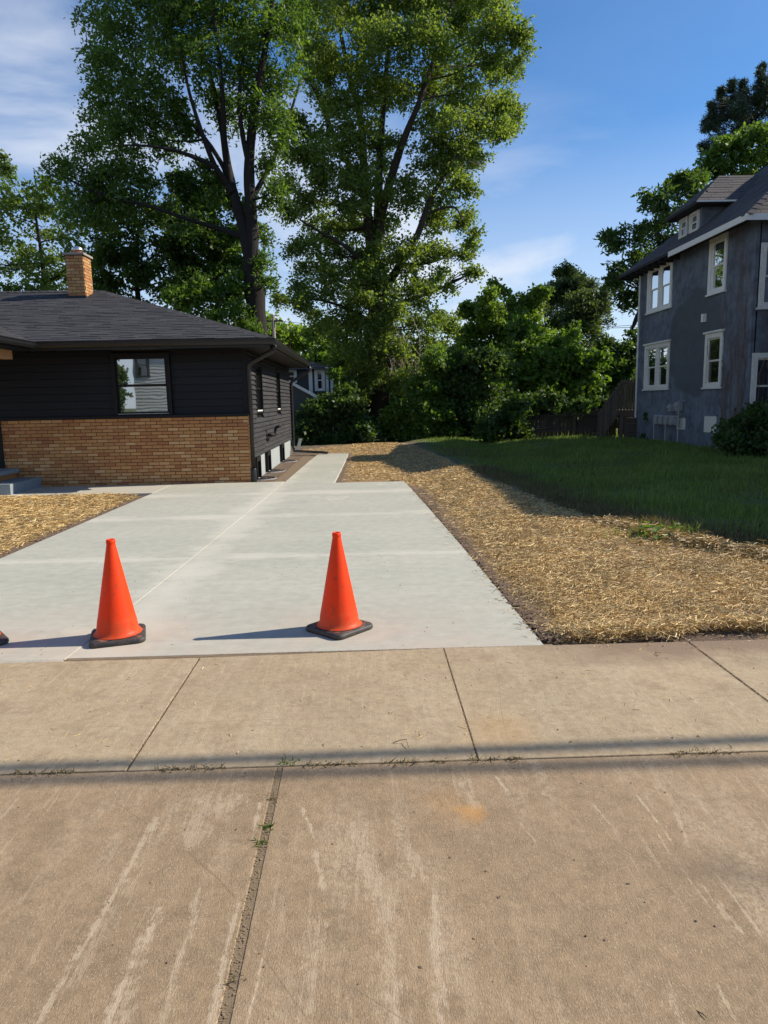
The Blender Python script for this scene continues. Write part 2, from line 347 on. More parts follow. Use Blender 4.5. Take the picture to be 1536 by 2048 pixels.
M_shing2 = simple('asphalt_shingle_old', (0.085, 0.075, 0.075), 0.9, 0.3, 14, 0.5, island=0.25)
M_under = simple('roof_deck', (0.03, 0.03, 0.032), 0.9)
M_found = simple('foundation_paint', (0.33, 0.36, 0.36), 0.8, 0.12, 3, 0.3)
M_step = simple('grey_step_paint', (0.24, 0.28, 0.30), 0.7, 0.1, 3, 0.25)
M_galv = simple('galvanised_metal', (0.62, 0.63, 0.65), 0.28, 0.08, 6, metal=0.9)
M_rim = simple('dull_zinc', (0.42, 0.42, 0.42), 0.5, 0.15, 8, metal=0.3)
M_clay = simple('clay_flue', (0.45, 0.13, 0.06), 0.8, 0.2, 10)
M_capc = simple('chimney_crown', (0.30, 0.26, 0.21), 0.9, 0.2, 8, 0.3)
M_timber = simple('pine_timber', (0.50, 0.28, 0.13), 0.6, 0.2, 3, sc=(1, 1, 14))
M_white = simple('white_trim', (0.78, 0.76, 0.69), 0.65, 0.12, 7, 0.2)
M_whiteold = simple('peeling_white_trim', (0.70, 0.67, 0.59), 0.75, 0.3, 16, 0.5)
M_wood = simple('weathered_wood', (0.060, 0.048, 0.038), 0.9, 0.35, 3, 0.3, objrand=0.3, sc=(4, 4, 0.6))  # base colour darkened to stand in for deep shade along the fence
M_wood2 = simple('old_deck_wood', (0.12, 0.090, 0.066), 0.9, 0.35, 3, 0.3, objrand=0.25, sc=(4, 4, 0.6))  # darkened likewise for the deep shade around the deck
M_greyside = simple('grey_far_siding', (0.060, 0.062, 0.055), 0.75, 0.1, 3, objrand=0.06)
M_metalg = simple('grey_meter_paint', (0.33, 0.33, 0.32), 0.5, 0.2, 10)
M_bark = simple('bark', (0.018, 0.014, 0.011), 0.95, 0.4, 3, 0.9, bd=0.04, sc=(6, 6, 1))  # near-black to carry the maple's shade on the walnut trunk
M_bark2 = simple('bark_brown', (0.050, 0.036, 0.026), 0.95, 0.4, 3, 0.9, bd=0.04, sc=(6, 6, 1))
M_twig = simple('twig', (0.15, 0.10, 0.06), 0.9)
def m_glass(name, refl, col=(0.008, 0.009, 0.010)):
    m, t, b = mat(name); b.inputs['Base Color'].default_value = (*col, 1); b.inputs['Roughness'].default_value = 0.08
    gl = N(t, 'ShaderNodeBsdfGlossy'); gl.inputs['Roughness'].default_value = 0.015; gl.inputs['Color'].default_value = (.95, .97, 1, 1)
    bm = N(t, 'ShaderNodeBump'); bm.inputs['Strength'].default_value = 0.012; bm.inputs['Distance'].default_value = 0.05
    t.links.new(noise(t, 1.6, 2), bm.inputs['Height']); t.links.new(bm.outputs[0], gl.inputs['Normal'])
    ms = N(t, 'ShaderNodeMixShader'); ms.inputs[0].default_value = refl
    t.links.new(b.outputs[0], ms.inputs[1]); t.links.new(gl.outputs[0], ms.inputs[2])
    t.links.new(ms.outputs[0], t.nodes['Material Output'].inputs[0]); return m
M_glass = m_glass('window_glass', 0.45); M_glassR = m_glass('window_glass_side', 0.72, (0.02, 0.021, 0.02)); M_glassD = m_glass('window_glass_dim', 0.10, (0.012, 0.011, 0.01))
M_blind = simple('white_blind', (0.5, 0.5, 0.5), 0.8)
def m_stucco():
    m, t, b = mat('slate_stucco'); P = posxyz(t)
    c = mixc(t, ramp(t, noise(t, 0.7, 6, 0.6), [(0.3, 0), (0.7, 1)]), (0.118, 0.142, 0.182), (0.205, 0.232, 0.270))
    c = mixc(t, ramp(t, noise(t, 2.5, 8, 0.75), [(0.45, 0), (0.62, 0.6)]), c, (0.045, 0.046, 0.05))
    # greenish repaired patch mid wall
    q = math_(t, 'MULTIPLY', linedist(t, P[1], 21.0, 2.3), linedist(t, P[2], 3.1, 1.9))
    k = math_(t, 'ADD', q, math_(t, 'MULTIPLY', math_(t, 'SUBTRACT', noise(t, 1.2, 5), 0.5), 0.35))
    c = mixc(t, ramp(t, k, [(0.17, 0), (0.21, 0.8)]), c, (0.085, 0.096, 0.096))
    # rusty vine stains near the front corner
    v = math_(t, 'MULTIPLY', linedist(t, P[1], 18.5, 0.9), ramp(t, noise(t, 1.0, 8, 0.75, sc=(2.2, 2.2, 0.7)), [(0.47, 0), (0.56, 1)]))
    c = mixc(t, math_(t, 'MULTIPLY', v, 0.6), c, (0.095, 0.050, 0.032))
    # pale runs low on the wall
    lo = math_(t, 'MULTIPLY', linedist(t, P[2], 0.7, 1.3), ramp(t, noise(t, 1.0, 7, 0.7, sc=(2.5, 2.5, 1.0)), [(0.52, 0), (0.66, 1)]))
    c = mixc(t, math_(t, 'MULTIPLY', lo, 0.5), c, (0.20, 0.24, 0.28))
    t.links.new(c, b.inputs['Base Color']); b.inputs['Roughness'].default_value = 0.9
    bump(t, b, math_(t, 'ADD', noise(t, 30, 6, 0.7), math_(t, 'MULTIPLY', noise(t, 3, 4), 1.5)), 0.9, 0.035); return m
M_stucco = m_stucco()
def m_leaf(name, a, b_, tr=0.45, tcol=None, rough=0.5):
    m, t, b = mat(name); g = N(t, 'ShaderNodeNewGeometry')
    c = mixc(t, ramp(t, g.outputs['Random Per Island'], [(0, 0), (1, 1)]), a, b_)
    c = mixc(t, ramp(t, noise(t, 0.55, 3), [(0.35, 0.35), (0.65, 0)]), c, tuple(x*0.55 for x in a))
    t.links.new(c, b.inputs['Base Color']); b.inputs['Roughness'].default_value = rough; b.inputs['Specular IOR Level'].default_value = 0.35
    tl = N(t, 'ShaderNodeBsdfTranslucent')
    t.links.new(mixc(t, 1.0, c, tcol or (2.0, 2.0, 0.7), 'MULTIPLY'), tl.inputs[0])
    ms = N(t, 'ShaderNodeMixShader'); ms.inputs[0].default_value = tr
    t.links.new(b.outputs[0], ms.inputs[1]); t.links.new(tl.outputs[0], ms.inputs[2])
    t.links.new(ms.outputs[0], t.nodes['Material Output'].inputs[0]); return m
M_lfA = m_leaf('walnut_leaf', (0.065, 0.122, 0.030), (0.120, 0.190, 0.042), 0.5)
M_lfM = m_leaf('maple_leaf', (0.110, 0.168, 0.046), (0.21, 0.268, 0.075), 0.5)
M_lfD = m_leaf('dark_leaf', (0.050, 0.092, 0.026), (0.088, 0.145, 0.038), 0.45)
M_lfL = m_leaf('light_leaf', (0.115, 0.185, 0.036), (0.20, 0.285, 0.055))
M_lfB = m_leaf('bush_leaf', (0.075, 0.140, 0.026), (0.135, 0.215, 0.040))
M_lfP = m_leaf('pine_needle', (0.035, 0.062, 0.035), (0.060, 0.092, 0.048), 0.15, (1.3, 1.4, 1.0))
M_lfG = m_leaf('grey_green_leaf', (0.065, 0.100, 0.042), (0.11, 0.15, 0.062), 0.4)
M_lfG2 = m_leaf('pale_leaf', (0.10, 0.155, 0.040), (0.17, 0.235, 0.060), 0.45)
M_grass = m_leaf('grass_blade', (0.145, 0.215, 0.048), (0.27, 0.345, 0.085), 0.35, (1.4, 1.5, 0.8))
M_drygrass = m_leaf('dry_grass_blade', (0.16, 0.13, 0.06), (0.26, 0.21, 0.10), 0.2, (1.2, 1.1, 0.8))
def m_straw(name, k=1.22):
    m, t, b = mat(name); g = N(t, 'ShaderNodeNewGeometry')
    c = ramp(t, g.outputs['Random Per Island'], [(0, (.33*k, .205*k, .072*k)), (.35, (.44*k, .285*k, .10*k)), (.7, (.58*k, .40*k, .155*k)), (.93, (.70*k, .54*k, .27*k)), (1, (.34*k, .33*k, .16*k))])
    c = mixc(t, ramp(t, noise(t, 1.3, 6, 0.7), [(0.40, 0.38), (0.54, 0)]), c, (.26, .19, .10))
    t.links.new(c, b.inputs['Base Color']); b.inputs['Roughness'].default_value = 0.6; return m
M_straw = m_straw('straw')
def m_ground():
    m, t, b = mat('yard_soil'); g = N(t, 'ShaderNodeNewGeometry')
    n = noise(t, 3, 8, 0.7); n2 = noise(t, 40, 6, 0.7)
    c = mixc(t, ramp(t, n, [(0.3, 0), (0.7, 1)]), (0.11, 0.070, 0.045), (0.20, 0.135, 0.088))
    c = mixc(t, 0.4, c, mixc(t, n2, (0.05, 0.032, 0.022), (0.28, 0.20, 0.14)))
    at = N(t, 'ShaderNodeAttribute'); at.attribute_name = 'lawn'
    c = mixc(t, at.outputs['Fac'], c, mixc(t, n, (0.065, 0.085, 0.026), (0.125, 0.13, 0.048)))
    at = N(t, 'ShaderNodeAttribute'); at.attribute_name = 'straw'
    c = mixc(t, math_(t, 'MULTIPLY', at.outputs['Fac'], ramp(t, n2, [(0.35, 0.45), (0.6, 1)])), c, (0.36, 0.235, 0.105))
    t.links.new(c, b.inputs['Base Color']); b.inputs['Roughness'].default_value = 0.95
    bump(t, b, n2, 0.8, 0.03); return m
M_ground = m_ground()
M_asph = simple('road_asphalt', (0.06, 0.058, 0.055), 0.9, 0.25, 20, 0.6)

# ------------------------------------------------------------------ terrain
_b = [gnd(*p) for p in ((1700, 1150), (1536, 1112), (1380, 1085), (1235, 1052), (1100, 1012), (1000, 975), (920, 938), (870, 912), (835, 897))]
BY = [p.y for p in _b]; BX = [p.x for p in _b]
def xb(y): return np.interp(y, BY, BX)           # straw / lawn boundary
def sst(a, b, x):
    t = np.clip((x-a)/(b-a), 0, 1); return t*t*(3-2*t)
def hgt(x, y):
    x = np.asarray(x, float); y = np.asarray(y, float)
    e = sst(1.15, 2.0, x)*sst(4.8, 7.0, y)*sst(70, 30, y)
    h = -0.045 + e*(0.03 + 0.10*np.exp(-((x-(1.9+0.02*y))/1.0)**2)*sst(6, 13, y))
    h = h + 0.14*sst(2.5, 7, x)*sst(5, 12, y)*sst(80, 40, y)
    h = h + 0.14*np.exp(-((y-25.5)/2.2)**2)*np.exp(-((x-0.3)/2.4)**2)
    h = h + 0.045*sst(-4.0, -4.6, x)*sst(4.6, 6, y)*sst(13.4, 12.9, y)
    h = h + 0.02*np.sin(x*2.1+y*0.7)*np.cos(y*1.3-x)*sst(1.2, 2.2, x)*sst(5, 7, y)
    h = np.where(y < 4.55, -0.22, h)
    return h
def m_in(poly, x, y):
    c = np.zeros(len(x), bool); n = len(poly)
    for i in range(n):
        x1, y1 = poly[i]; x2, y2 = poly[(i+1) % n]
        k = ((y1 > y) != (y2 > y)) & (x < (x2-x1)*(y-y1)/((y2-y1) or 1e-9)+x1); c ^= k
    return c
STR = [(1.22, 4.75), (1.55, 4.58), (1.75, 4.68), (2.1, 4.80), (2.9, 4.74), (7.5, 4.75)] + [(x-0.05, y) for x, y in zip(BX, BY) if y < 24.5] + \
      [(1.1, 26.6), (-0.6, 26.3), (-2.3, 24.9), (-2.4, 23.9), (-1.5, 23.0), (-0.5, 22.8), (-0.58, 14.75), (0.62, 14.72), (1.0, 13.4), (1.14, 9.0)]
STL = [(-4.20, 13.0), (-4.22, 7.5), (-4.6, 6.0), (-5.5, 4.9), (-12, 4.8), (-12, 13.25), (-4.9, 13.25)]
def axis(parts):
    a = []
    for lo, hi, st in parts: a += list(np.arange(lo, hi, st))
    return np.array(a + [parts[-1][1]])
gx = axis([(-600, -100, 100), (-100, -30, 14), (-30, -12, 2), (-12, 12, 0.2), (12, 30, 2), (30, 100, 14), (100, 600, 100)])
gy = axis([(-600, -100, 100), (-100, -10, 15), (-10, 4.4, 1.2), (4.4, 4.56, 0.08), (4.56, 28, 0.2), (28, 60, 2), (60, 160, 20), (160, 1500, 260)])
GX, GY = np.meshgrid(gx, gy); gz = hgt(GX, GY)
jit = (rs.rand(*gz.shape)-0.5)*0.025; gz = gz + jit*(np.abs(GX) < 12)*(GY > 4.6)*(GY < 28)
# keep the soil below the slabs
under = ((GX > -4.02) & (GX < 1.0) & (GY < 14.2)) | ((GX > -1.5) & (GX < -0.75) & (GY < 22.6)) | ((GX < -2.3) & (GY > 13.4) & (GY < 23)) | ((GX > 1.0) & (GX < 1.02)) | (GY < 4.6)
gz = np.where(under & (GY > 4.4), np.minimum(gz, -0.06), gz)
V = np.stack([GX.ravel(), GY.ravel(), gz.ravel()], 1)
nx, ny = len(gx), len(gy); I = np.arange(nx*ny).reshape(ny, nx)
Q = np.stack([I[:-1, :-1].ravel(), I[:-1, 1:].ravel(), I[1:, 1:].ravel(), I[1:, :-1].ravel()], 1)
g = npmesh('ground', V, Q, M_ground); tag(g, kind='structure')
lw = sst(-0.15, 0.35, GX-xb(GY))*(GY > 6.0)*1.0; lw = np.maximum(lw, (GY > 27)*1.0); lw = np.maximum(lw, (GY < -5)*1.0)
at = g.data.attributes.new('lawn', 'FLOAT', 'POINT'); at.data.foreach_set('value', lw.ravel().astype(np.float32))
sw = (m_in(STR, GX.ravel(), GY.ravel()) | m_in(STL, GX.ravel(), GY.ravel()))*1.0
at = g.data.attributes.new('straw', 'FLOAT', 'POINT'); at.data.foreach_set('value', sw.astype(np.float32))
tag(MB().box((-60, -7.5, -0.16), (60, 1.18, -0.135)).build('road', M_asph), kind='structure')
tag(MB().box((-60, 1.19, -0.30), (-1.9, 1.40, -0.005)).build('kerb', M_side), kind='structure')
tag(MB().box((2.6, 1.19, -0.30), (60, 1.40, -0.005)).build('kerb', M_side), kind='structure')

# ------------------------------------------------------------------ concrete slabs
def az_(y): return -0.034*(3.0-y) if y < 3.0 else 0.0     # apron falls to the road
def slabs(name, rows, mt, ch=0.006, fall=False):
    r = empty(name, (rows[0][0][0], rows[0][0][1], -0.12)); tag(r, kind='structure')
    for poly in rows:
        z1 = [az_(p[1]) for p in poly] if fall else 0.0
        z0 = [az_(p[1])-0.14 for p in poly] if fall else -0.14
        MB().prism(poly, z0, z1, ch).build('slab', mt, r)
    return r
def xr(y): return float(np.interp(y, [4.5, 6.1, 8.4, 13.1, 14.4], [1.14, 1.09, 1.01, 0.80, 0.72]))
def xj(y): return float(np.interp(y, [4.5, 7.7, 13, 14.8], [-2.0, -1.9, -1.77, -1.75]))
g2 = 0.0025
ys = [4.4855, 7.55, 10.33, 12.95, 14.36]
rows = []
for a, b in zip(ys[:-1], ys[1:]):
    a += g2; b -= g2
    rows.append([(xj(a)+g2, a), (xr(a), a), (xr(b), b), (xj(b)+g2, b)])
ys2 = [4.43, 7.55, 10.33, 12.95, 14.80]
for a, b in zip(ys2[:-1], ys2[1:]):
    a += g2; b -= g2
    xl = lambda y: -4.05 if y > 7 else -4.05-(7-y)*0.16
    rows.append([(xl(a), a), (xj(a)-g2, a), (xj(b)-g2, b), (xl(b), b)])
slabs('driveway', rows, M_drive, 0.0022)
slabs('back_walk', [[(-1.74, 14.37), (-0.70, 14.37), (-0.66, 17.2), (-1.69, 17.2)], [(-1.69, 17.21), (-0.66, 17.21), (-0.63, 20.0), (-1.64, 20.0)],
                    [(-1.64, 20.01), (-0.63, 20.01), (-0.61, 22.6), (-1.56, 22.75)]], M_drive)
slabs('front_walk', [[(-5.62, 13.35), (-4.06, 13.35), (-4.06, 14.80), (-5.62, 14.80)], [(-7.2, 13.35), (-5.63, 13.35), (-5.63, 14.80), (-7.2, 14.80)],
                     [(-11.2, 13.35), (-7.21, 13.35), (-7.21, 14.80), (-11.2, 14.80)]], M_walk)
jx = [-12.3, -10.7, -9.1, -7.5, -5.9, -4.3, -2.72, -1.12, 0.47, 2.1, 3.7, 5.3, 6.9, 8.5, 10.1, 11.7]
rows = []
for a, b in zip(jx[:-1], jx[1:]):
    ga, gb = (0.003 if abs(q-0.47) < .01 else 0.0055 for q in (a, b))
    rows.append([(a+ga, 3.008), (b-gb, 3.012), (b-gb, 4.486 if b > -1 else 4.430), (a+ga, 4.486 if a > -1 else 4.430)])
slabs('sidewalk', rows, M_side, 0.003)
slabs('apron', [[(-3.4, 2.997), (-0.443, 2.997), (-0.445, 1.2), (-3.4, 1.2)][::-1], [(-0.417, 2.997), (3.4, 2.997), (3.4, 1.2), (-0.413, 1.2)][::-1]], M_apron, 0.004, True)
for a, b in ((-60, -3.45), (3.45, 60)):
    tag(MB().box((a, 1.41, -0.3), (b, 2.98, -0.03)).build('verge', M_ground), kind='structure')
# dirt that has collected in the joints
mb = MB()
for a in jx[1:-1]: mb.box((a-0.02, 3.0, -0.10), (a+0.02, 4.5, -0.008))
mb.box((-13, 2.975, -0.12), (13, 3.04, -0.007))
mb.box((-6, 4.40, -0.1), (1.2, 4.52, -0.004))
mb.add([(-.46, 1.2, -.0645), (-.40, 1.2, -.0645), (-.40, 2.98, -.0035), (-.46, 2.98, -.0035)], [(0, 1, 2, 3)])
mb.box((-4.0, 5, -0.13), (0.7, 14, -0.025)); mb.box((-2, 14, -0.13), (-.75, 22, -0.025))
tag(mb.build('joint_soil', M_joint), kind='stuff')

# ------------------------------------------------------------------ straw, grass
def ribbons(cx, cy, cz, L_, Wd, tilt, name, mt, parent=None):
    n = len(cx); a = rs.rand(n)*2*pi; ti = (rs.rand(n)-0.5)*tilt
    def dirv(a, ti): return np.stack([np.cos(a)*np.cos(ti), np.sin(a)*np.cos(ti), np.sin(ti)], 1)
    t = dirv(a, ti); t2 = dirv(a+rs.randn(n)*0.45, -ti*0.6-0.1*rs.rand(n))
    ro = (rs.rand(n)-0.5)*2.4
    s = np.stack([-np.sin(a)*np.cos(ro), np.cos(a)*np.cos(ro), np.sin(ro)], 1)
    c = np.stack([cx, cy, cz], 1); L2 = (L_/2)[:, None]; W2 = (Wd/2)[:, None]
    V = np.stack([c-t*L2-s*W2, c-s*W2, c+t2*L2-s*W2, c+t2*L2+s*W2, c+s*W2, c-t*L2+s*W2], 1).reshape(-1, 3)
    q = np.arange(n)[:, None]*6; q = np.concatenate([q+np.array([[0, 1, 4, 5]]), q+np.array([[1, 2, 3, 4]])], 0)
    return npmesh(name, V, q, mt, parent)
def scatter(poly, dens, x0, x1, y0, y1):
    n = int(dens*(x1-x0)*(y1-y0)); x = x0+rs.rand(n)*(x1-x0); y = y0+rs.rand(n)*(y1-y0)
    k = m_in(poly, x, y); return x[k], y[k]
X, Y = [], []
for (d, x0, x1, y0, y1) in ((9500, 0.9, 5.0, 4.5, 7), (5400, 0.6, 6.5, 7, 10), (2300, 0.4, 6, 10, 15), (850, -2.6, 4, 15, 27), (500, 5, 7.5, 4.7, 7)):
    a, b = scatter(STR, d, x0, x1, y0, y1); X.append(a); Y.append(b)
X = np.concatenate(X); Y = np.concatenate(Y)
# thinner cover in patches and toward the driveway side
from mathutils import noise as mno
cov = np.array([mno.noise(Vector((x*1.3, y*1.3, 0))) for x, y in zip(X, Y)])
edge = np.clip((X-np.interp(Y, [4.5, 13, 14.7, 14.8], [1.25, 1.0, 0.6, -0.6]))/0.25, 0.25, 1)
k = (rs.rand(len(X)) < edge) & (rs.rand(len(X)) < np.clip(0.95+cov*1.3, 0.25, 1)); X = X[k]; Y = Y[k]
d = np.sqrt(X**2+Y**2)
lift = rs.rand(len(X))**2*(0.045)*np.clip(12/d, 0.6, 1)
o = ribbons(X, Y, hgt(X, Y)+0.008+lift, 0.02+rs.rand(len(X))**1.6*0.11, np.clip(0.0010+0.00038*d, 0.0024, 0.009)*(0.6+rs.rand(len(X))*0.8), 0.8, 'straw_mulch', M_straw)
tag(o, 'golden straw mulch covering the mound beside the driveway', 'straw', kind='stuff')
a, b = scatter(STL, 1700, -10, -4.1, 6.5, 13.3); a2, b2 = scatter(STL, 700, -8, -4.1, 4.7, 6.5)
X = np.concatenate([a, a2]); Y = np.concatenate([b, b2]); n = len(X)
o = ribbons(X, Y, hgt(X, Y)+0.008+rs.rand(n)**2*0.06, 0.04+rs.rand(n)*0.11, 0.005*(0.6+rs.rand(n)), 0.8, 'straw_mulch', M_straw)
tag(o, 'golden straw mulch on the small bed left of the driveway', 'straw', kind='stuff')
# thick rolled straw edge by the lawn
T = rs.rand(9000); yy = 9.0-4.0*T**1.0; xx = xb(yy)-0.05+rs.randn(9000)*0.07
yy = yy + rs.randn(9000)*0.05
o = ribbons(xx, yy, hgt(xx, yy)+0.02+np.abs(rs.randn(9000))*0.035*np.exp(-((rs.randn(9000)*0.3))**2), 0.05+rs.rand(9000)*0.12, 0.005+rs.rand(9000)*0.004, 0.9, 'straw_ridge', m_straw('straw_orange', 1.1))
tag(o, 'raised ridge of orange straw along the lawn edge', 'straw', kind='stuff')
# ragged straw at the sidewalk edge
n = 9000; xx = 1.25+rs.rand(n)**0.9*5; yy = 4.64+np.array([mno.noise(Vector((x*2.3, 9, 0)))+0.5*mno.noise(Vector((x*7, 3, 0))) for x in xx])*0.10+np.abs(rs.randn(n))*0.12-(rs.rand(n) < 0.05)*rs.rand(n)*0.12+0.10*np.sin(xx*1.7)**2*(xx > 1.9)
o = ribbons(xx, yy, np.where(yy < 4.52, 0.004, 0.0)+rs.rand(n)*0.05, 0.04+rs.rand(n)*0.12, 0.0025+rs.rand(n)*0.003, 1.0, 'straw_fringe', M_straw)
tag(o, 'loose straw spilling over the far edge of the sidewalk', 'straw', kind='stuff')

def blades(X, Y, h, w, name, mt, lean=0.35, parent=None, z0=None):
    n = len(X); z = hgt(X, Y) if z0 is None else z0; a = rs.rand(n)*2*pi; ld = rs.rand(n)*2*pi; le = rs.rand(n)*lean*h
    b = np.stack([X, Y, z-0.01], 1); s = np.stack([np.cos(a), np.sin(a), 0*a], 1)*(w/2)[:, None]
    tip = b+np.stack([np.cos(ld)*le, np.sin(ld)*le, h], 1)
    mid = b+np.stack([np.cos(ld)*le*.3, np.sin(ld)*le*.3, h*.55], 1)
    V = np.stack([b-s, b+s, mid+s*.8, tip, mid-s*.8], 1).reshape(-1, 3); q = np.arange(5*n).reshape(-1, 5)
    return npmesh(name, V, q, mt, parent)
X, Y = [], []
for (n, x0, x1, y0, y1) in ((30000, 3.0, 8, 6.2, 10), (45000, 2, 10, 10, 16), (45000, 1.8, 12, 16, 24), (22000, 1.5, 14, 24, 30), (6000, 8, 16, 7, 18)):
    X.append(x0+rs.rand(n)*(x1-x0)); Y.append(y0+rs.rand(n)*(y1-y0))
X = np.concatenate(X); Y = np.concatenate(Y)
e = X-xb(Y); k = (e > -0.02) & (rs.rand(len(X)) < np.clip(0.15+e/(1.2+1.6*(Y < 9)), 0, 1)) & ~((X > 9.5) & (Y > 17.8) & (Y < 25.5)) & (Y > 6.2)
X = X[k]; Y = Y[k]; e = e[k]; d = np.sqrt(X*X+Y*Y)
hh = (0.035+rs.rand(len(X))*0.07)*np.clip(0.5+e/2, 0.5, 1.15)
cl = np.array([mno.noise(Vector((x*0.8, y*0.8, 3))) for x, y in zip(X, Y)]); hh *= 1+cl*1.1; hh *= np.where(rs.rand(len(X)) < .04, 1.9, 1)
o = blades(X, Y, hh, np.clip(0.0009*d, 0.007, 0.024)*(0.6+rs.rand(len(X))*.8), 'lawn_grass', M_grass)
tag(o, 'dark green shaded lawn grass in front of the grey house', 'grass', kind='stuff')
n = 16000; Y = 6.4+rs.rand(n)**1.6*10; X = xb(Y)+rs.randn(n)*0.32+0.42
o = blades(X, Y, 0.04+rs.rand(n)*0.08, 0.006+rs.rand(n)*0.004, 'dry_grass', M_drygrass, 0.9); tag(o, 'strip of dry trampled grass between straw and lawn', 'grass', kind='stuff')
n = 14000; Y = 6.5+rs.rand(n)*17; X = xb(Y)+0.3+rs.rand(n)**1.5*7; k = np.array([mno.noise(Vector((x*0.5, y*0.5, 11))) for x, y in zip(X, Y)]) > 0.02; X, Y = X[k], Y[k]
o = blades(X, Y, 0.05+rs.rand(len(X))*0.09, 0.007+rs.rand(len(X))*0.008, 'dry_grass', M_drygrass, 0.8); tag(o, 'pale dry blades scattered through the shaded lawn', 'grass', kind='stuff')
n = 900; X = 1.3+rs.rand(n)*4; Y = 4.8+rs.rand(n)*8; k = (X < xb(Y)) & (np.array([mno.noise(Vector((x*1.1, y*1.1, 7))) for x, y in zip(X, Y)]) > 0.12); X, Y = X[k], Y[k]
o = blades(X, Y, 0.03+rs.rand(len(X))*.04, 0.003+rs.rand(len(X))*.002, 'seedlings', M_grass, .8); tag(o, 'sparse green seedlings coming through the straw', 'grass', kind='stuff')
# soil clods along the slab edges
n = 2600; Y = np.concatenate([4.7+rs.rand(1500)*8.5, 15+rs.rand(700)*7.3, 7+rs.rand(400)*6])
X = np.concatenate([np.interp(Y[:1500], [4.5, 6.1, 8.4, 13.1, 14.4], [1.14, 1.09, 1.01, 0.80, 0.72])+0.03+np.abs(rs.randn(1500))*0.07,
                    -2.35+rs.rand(700)*0.62, -4.1-np.abs(rs.randn(400))*0.07])
r = 0.006+rs.rand(n)**3*0.022
base = np.array([[1,0,0],[-.5,.87,0],[-.5,-.87,0],[0,0,.9]]); 
Vc = np.stack([X, Y, hgt(X, Y)+0.012], 1)[:, None, :]+base[None]*r[:, None, None]*(0.7+rs.rand(n, 4, 1)*.6)
fa = np.array([[0,1,3],[1,2,3],[2,0,3]]); o = npmesh('soil_clods', Vc.reshape(-1, 3), (fa[None]+4*np.arange(n)[:, None, None]).reshape(-1, 3), M_clod)
tag(o, 'brown soil clods along the slab edges', 'soil', kind='stuff')

def crumbs(X, Y, Z, r, name, mt, label):
    n = len(X); Vc = np.stack([X, Y, Z], 1)[:, None, :]+(base*np.array([1.1, 1.1, .38]))[None]*r[:, None, None]*(0.7+rs.rand(n, 4, 1)*.6)
    o = npmesh(name, Vc.reshape(-1, 3), (fa[None]+4*np.arange(n)[:, None, None]).reshape(-1, 3), mt); tag(o, label, 'soil', kind='stuff'); return o
nn_ = lambda a, f, sd: np.array([mno.noise(Vector((q*f, sd, 0.3))) for q in a])
X = []; Y = []
y = 1.4+rs.rand(1500)*1.6; X.append(-0.43+rs.randn(1500)*0.014+0.018*nn_(y, 6, 1)); Y.append(y)
x = -2+rs.rand(5200)*4.6; k = nn_(x, 2.5, 4)+0.25 > rs.rand(5200)*0.6; X.append(x[k]); Y.append((3.0+rs.randn(5200)*0.012+0.012*nn_(x, 7, 2))[k])
x = -2.6+rs.rand(2600)*3.8; X.append(x); Y.append(4.487+rs.randn(2600)*0.007-np.where(x < -1, 0.03, 0))
for a in jx[6:11]:
    y = 3.05+rs.rand(900)*1.4; X.append(a+rs.randn(900)*0.006+0.008*nn_(y, 8, a)); Y.append(y)
X = np.concatenate(X); Y = np.concatenate(Y); Z = np.where(Y < 3, -0.034*(3-Y), 0.0)
crumbs(X, Y, Z, 0.0010+rs.rand(len(X))**3*0.0042, 'joint_crumbs', M_crumb, 'tan crumbs and dirt filling the slab joints')
n = 1700; x = 1.2+rs.rand(n)*3; y = 4.60-np.abs(rs.randn(n))*0.12*(0.4+nn_(x, 2, 8).clip(-.3, .5))*2
crumbs(x, y, np.zeros(n), 0.001+rs.rand(n)**3*0.006, 'washed_soil', M_clod, 'washed brown soil on the sidewalk in front of the straw')

n = 3800; y = 4.6+rs.rand(n)**1.3*8.5; w_ = 0.02+0.10*(0.5+nn_(y, 1.6, 21)).clip(0, 1)
x = np.interp(y, [4.5, 6.1, 8.4, 13.1], [1.14, 1.09, 1.01, 0.80])+0.015+np.abs(rs.randn(n))*w_-0.03*(rs.rand(n) < .12)
crumbs(x, y, np.where(x < np.interp(y, [4.5, 6.1, 8.4, 13.1], [1.14, 1.09, 1.01, 0.80]), 0.0, -0.02+rs.rand(n)*0.035), 0.003+rs.rand(n)**3*0.022, 'soil_edge', M_clod, 'crumbly brown soil bank along the right edge of the driveway')
n = 420; y = 4.6+rs.rand(n)*8; x = np.interp(y, [4.5, 6.1, 8.4, 13.1], [1.14, 1.09, 1.01, 0.80])+0.12-np.abs(rs.randn(n))*0.12
ribbons(x, y, 0.01+rs.rand(n)*0.02, 0.02+rs.rand(n)*0.08, 0.003+rs.rand(n)*0.002, 0.4, 'spilled_straw', M_straw)
o = S.objects['spilled_straw']; tag(o, 'stray straw spilled over the right edge of the driveway', 'straw', kind='stuff')

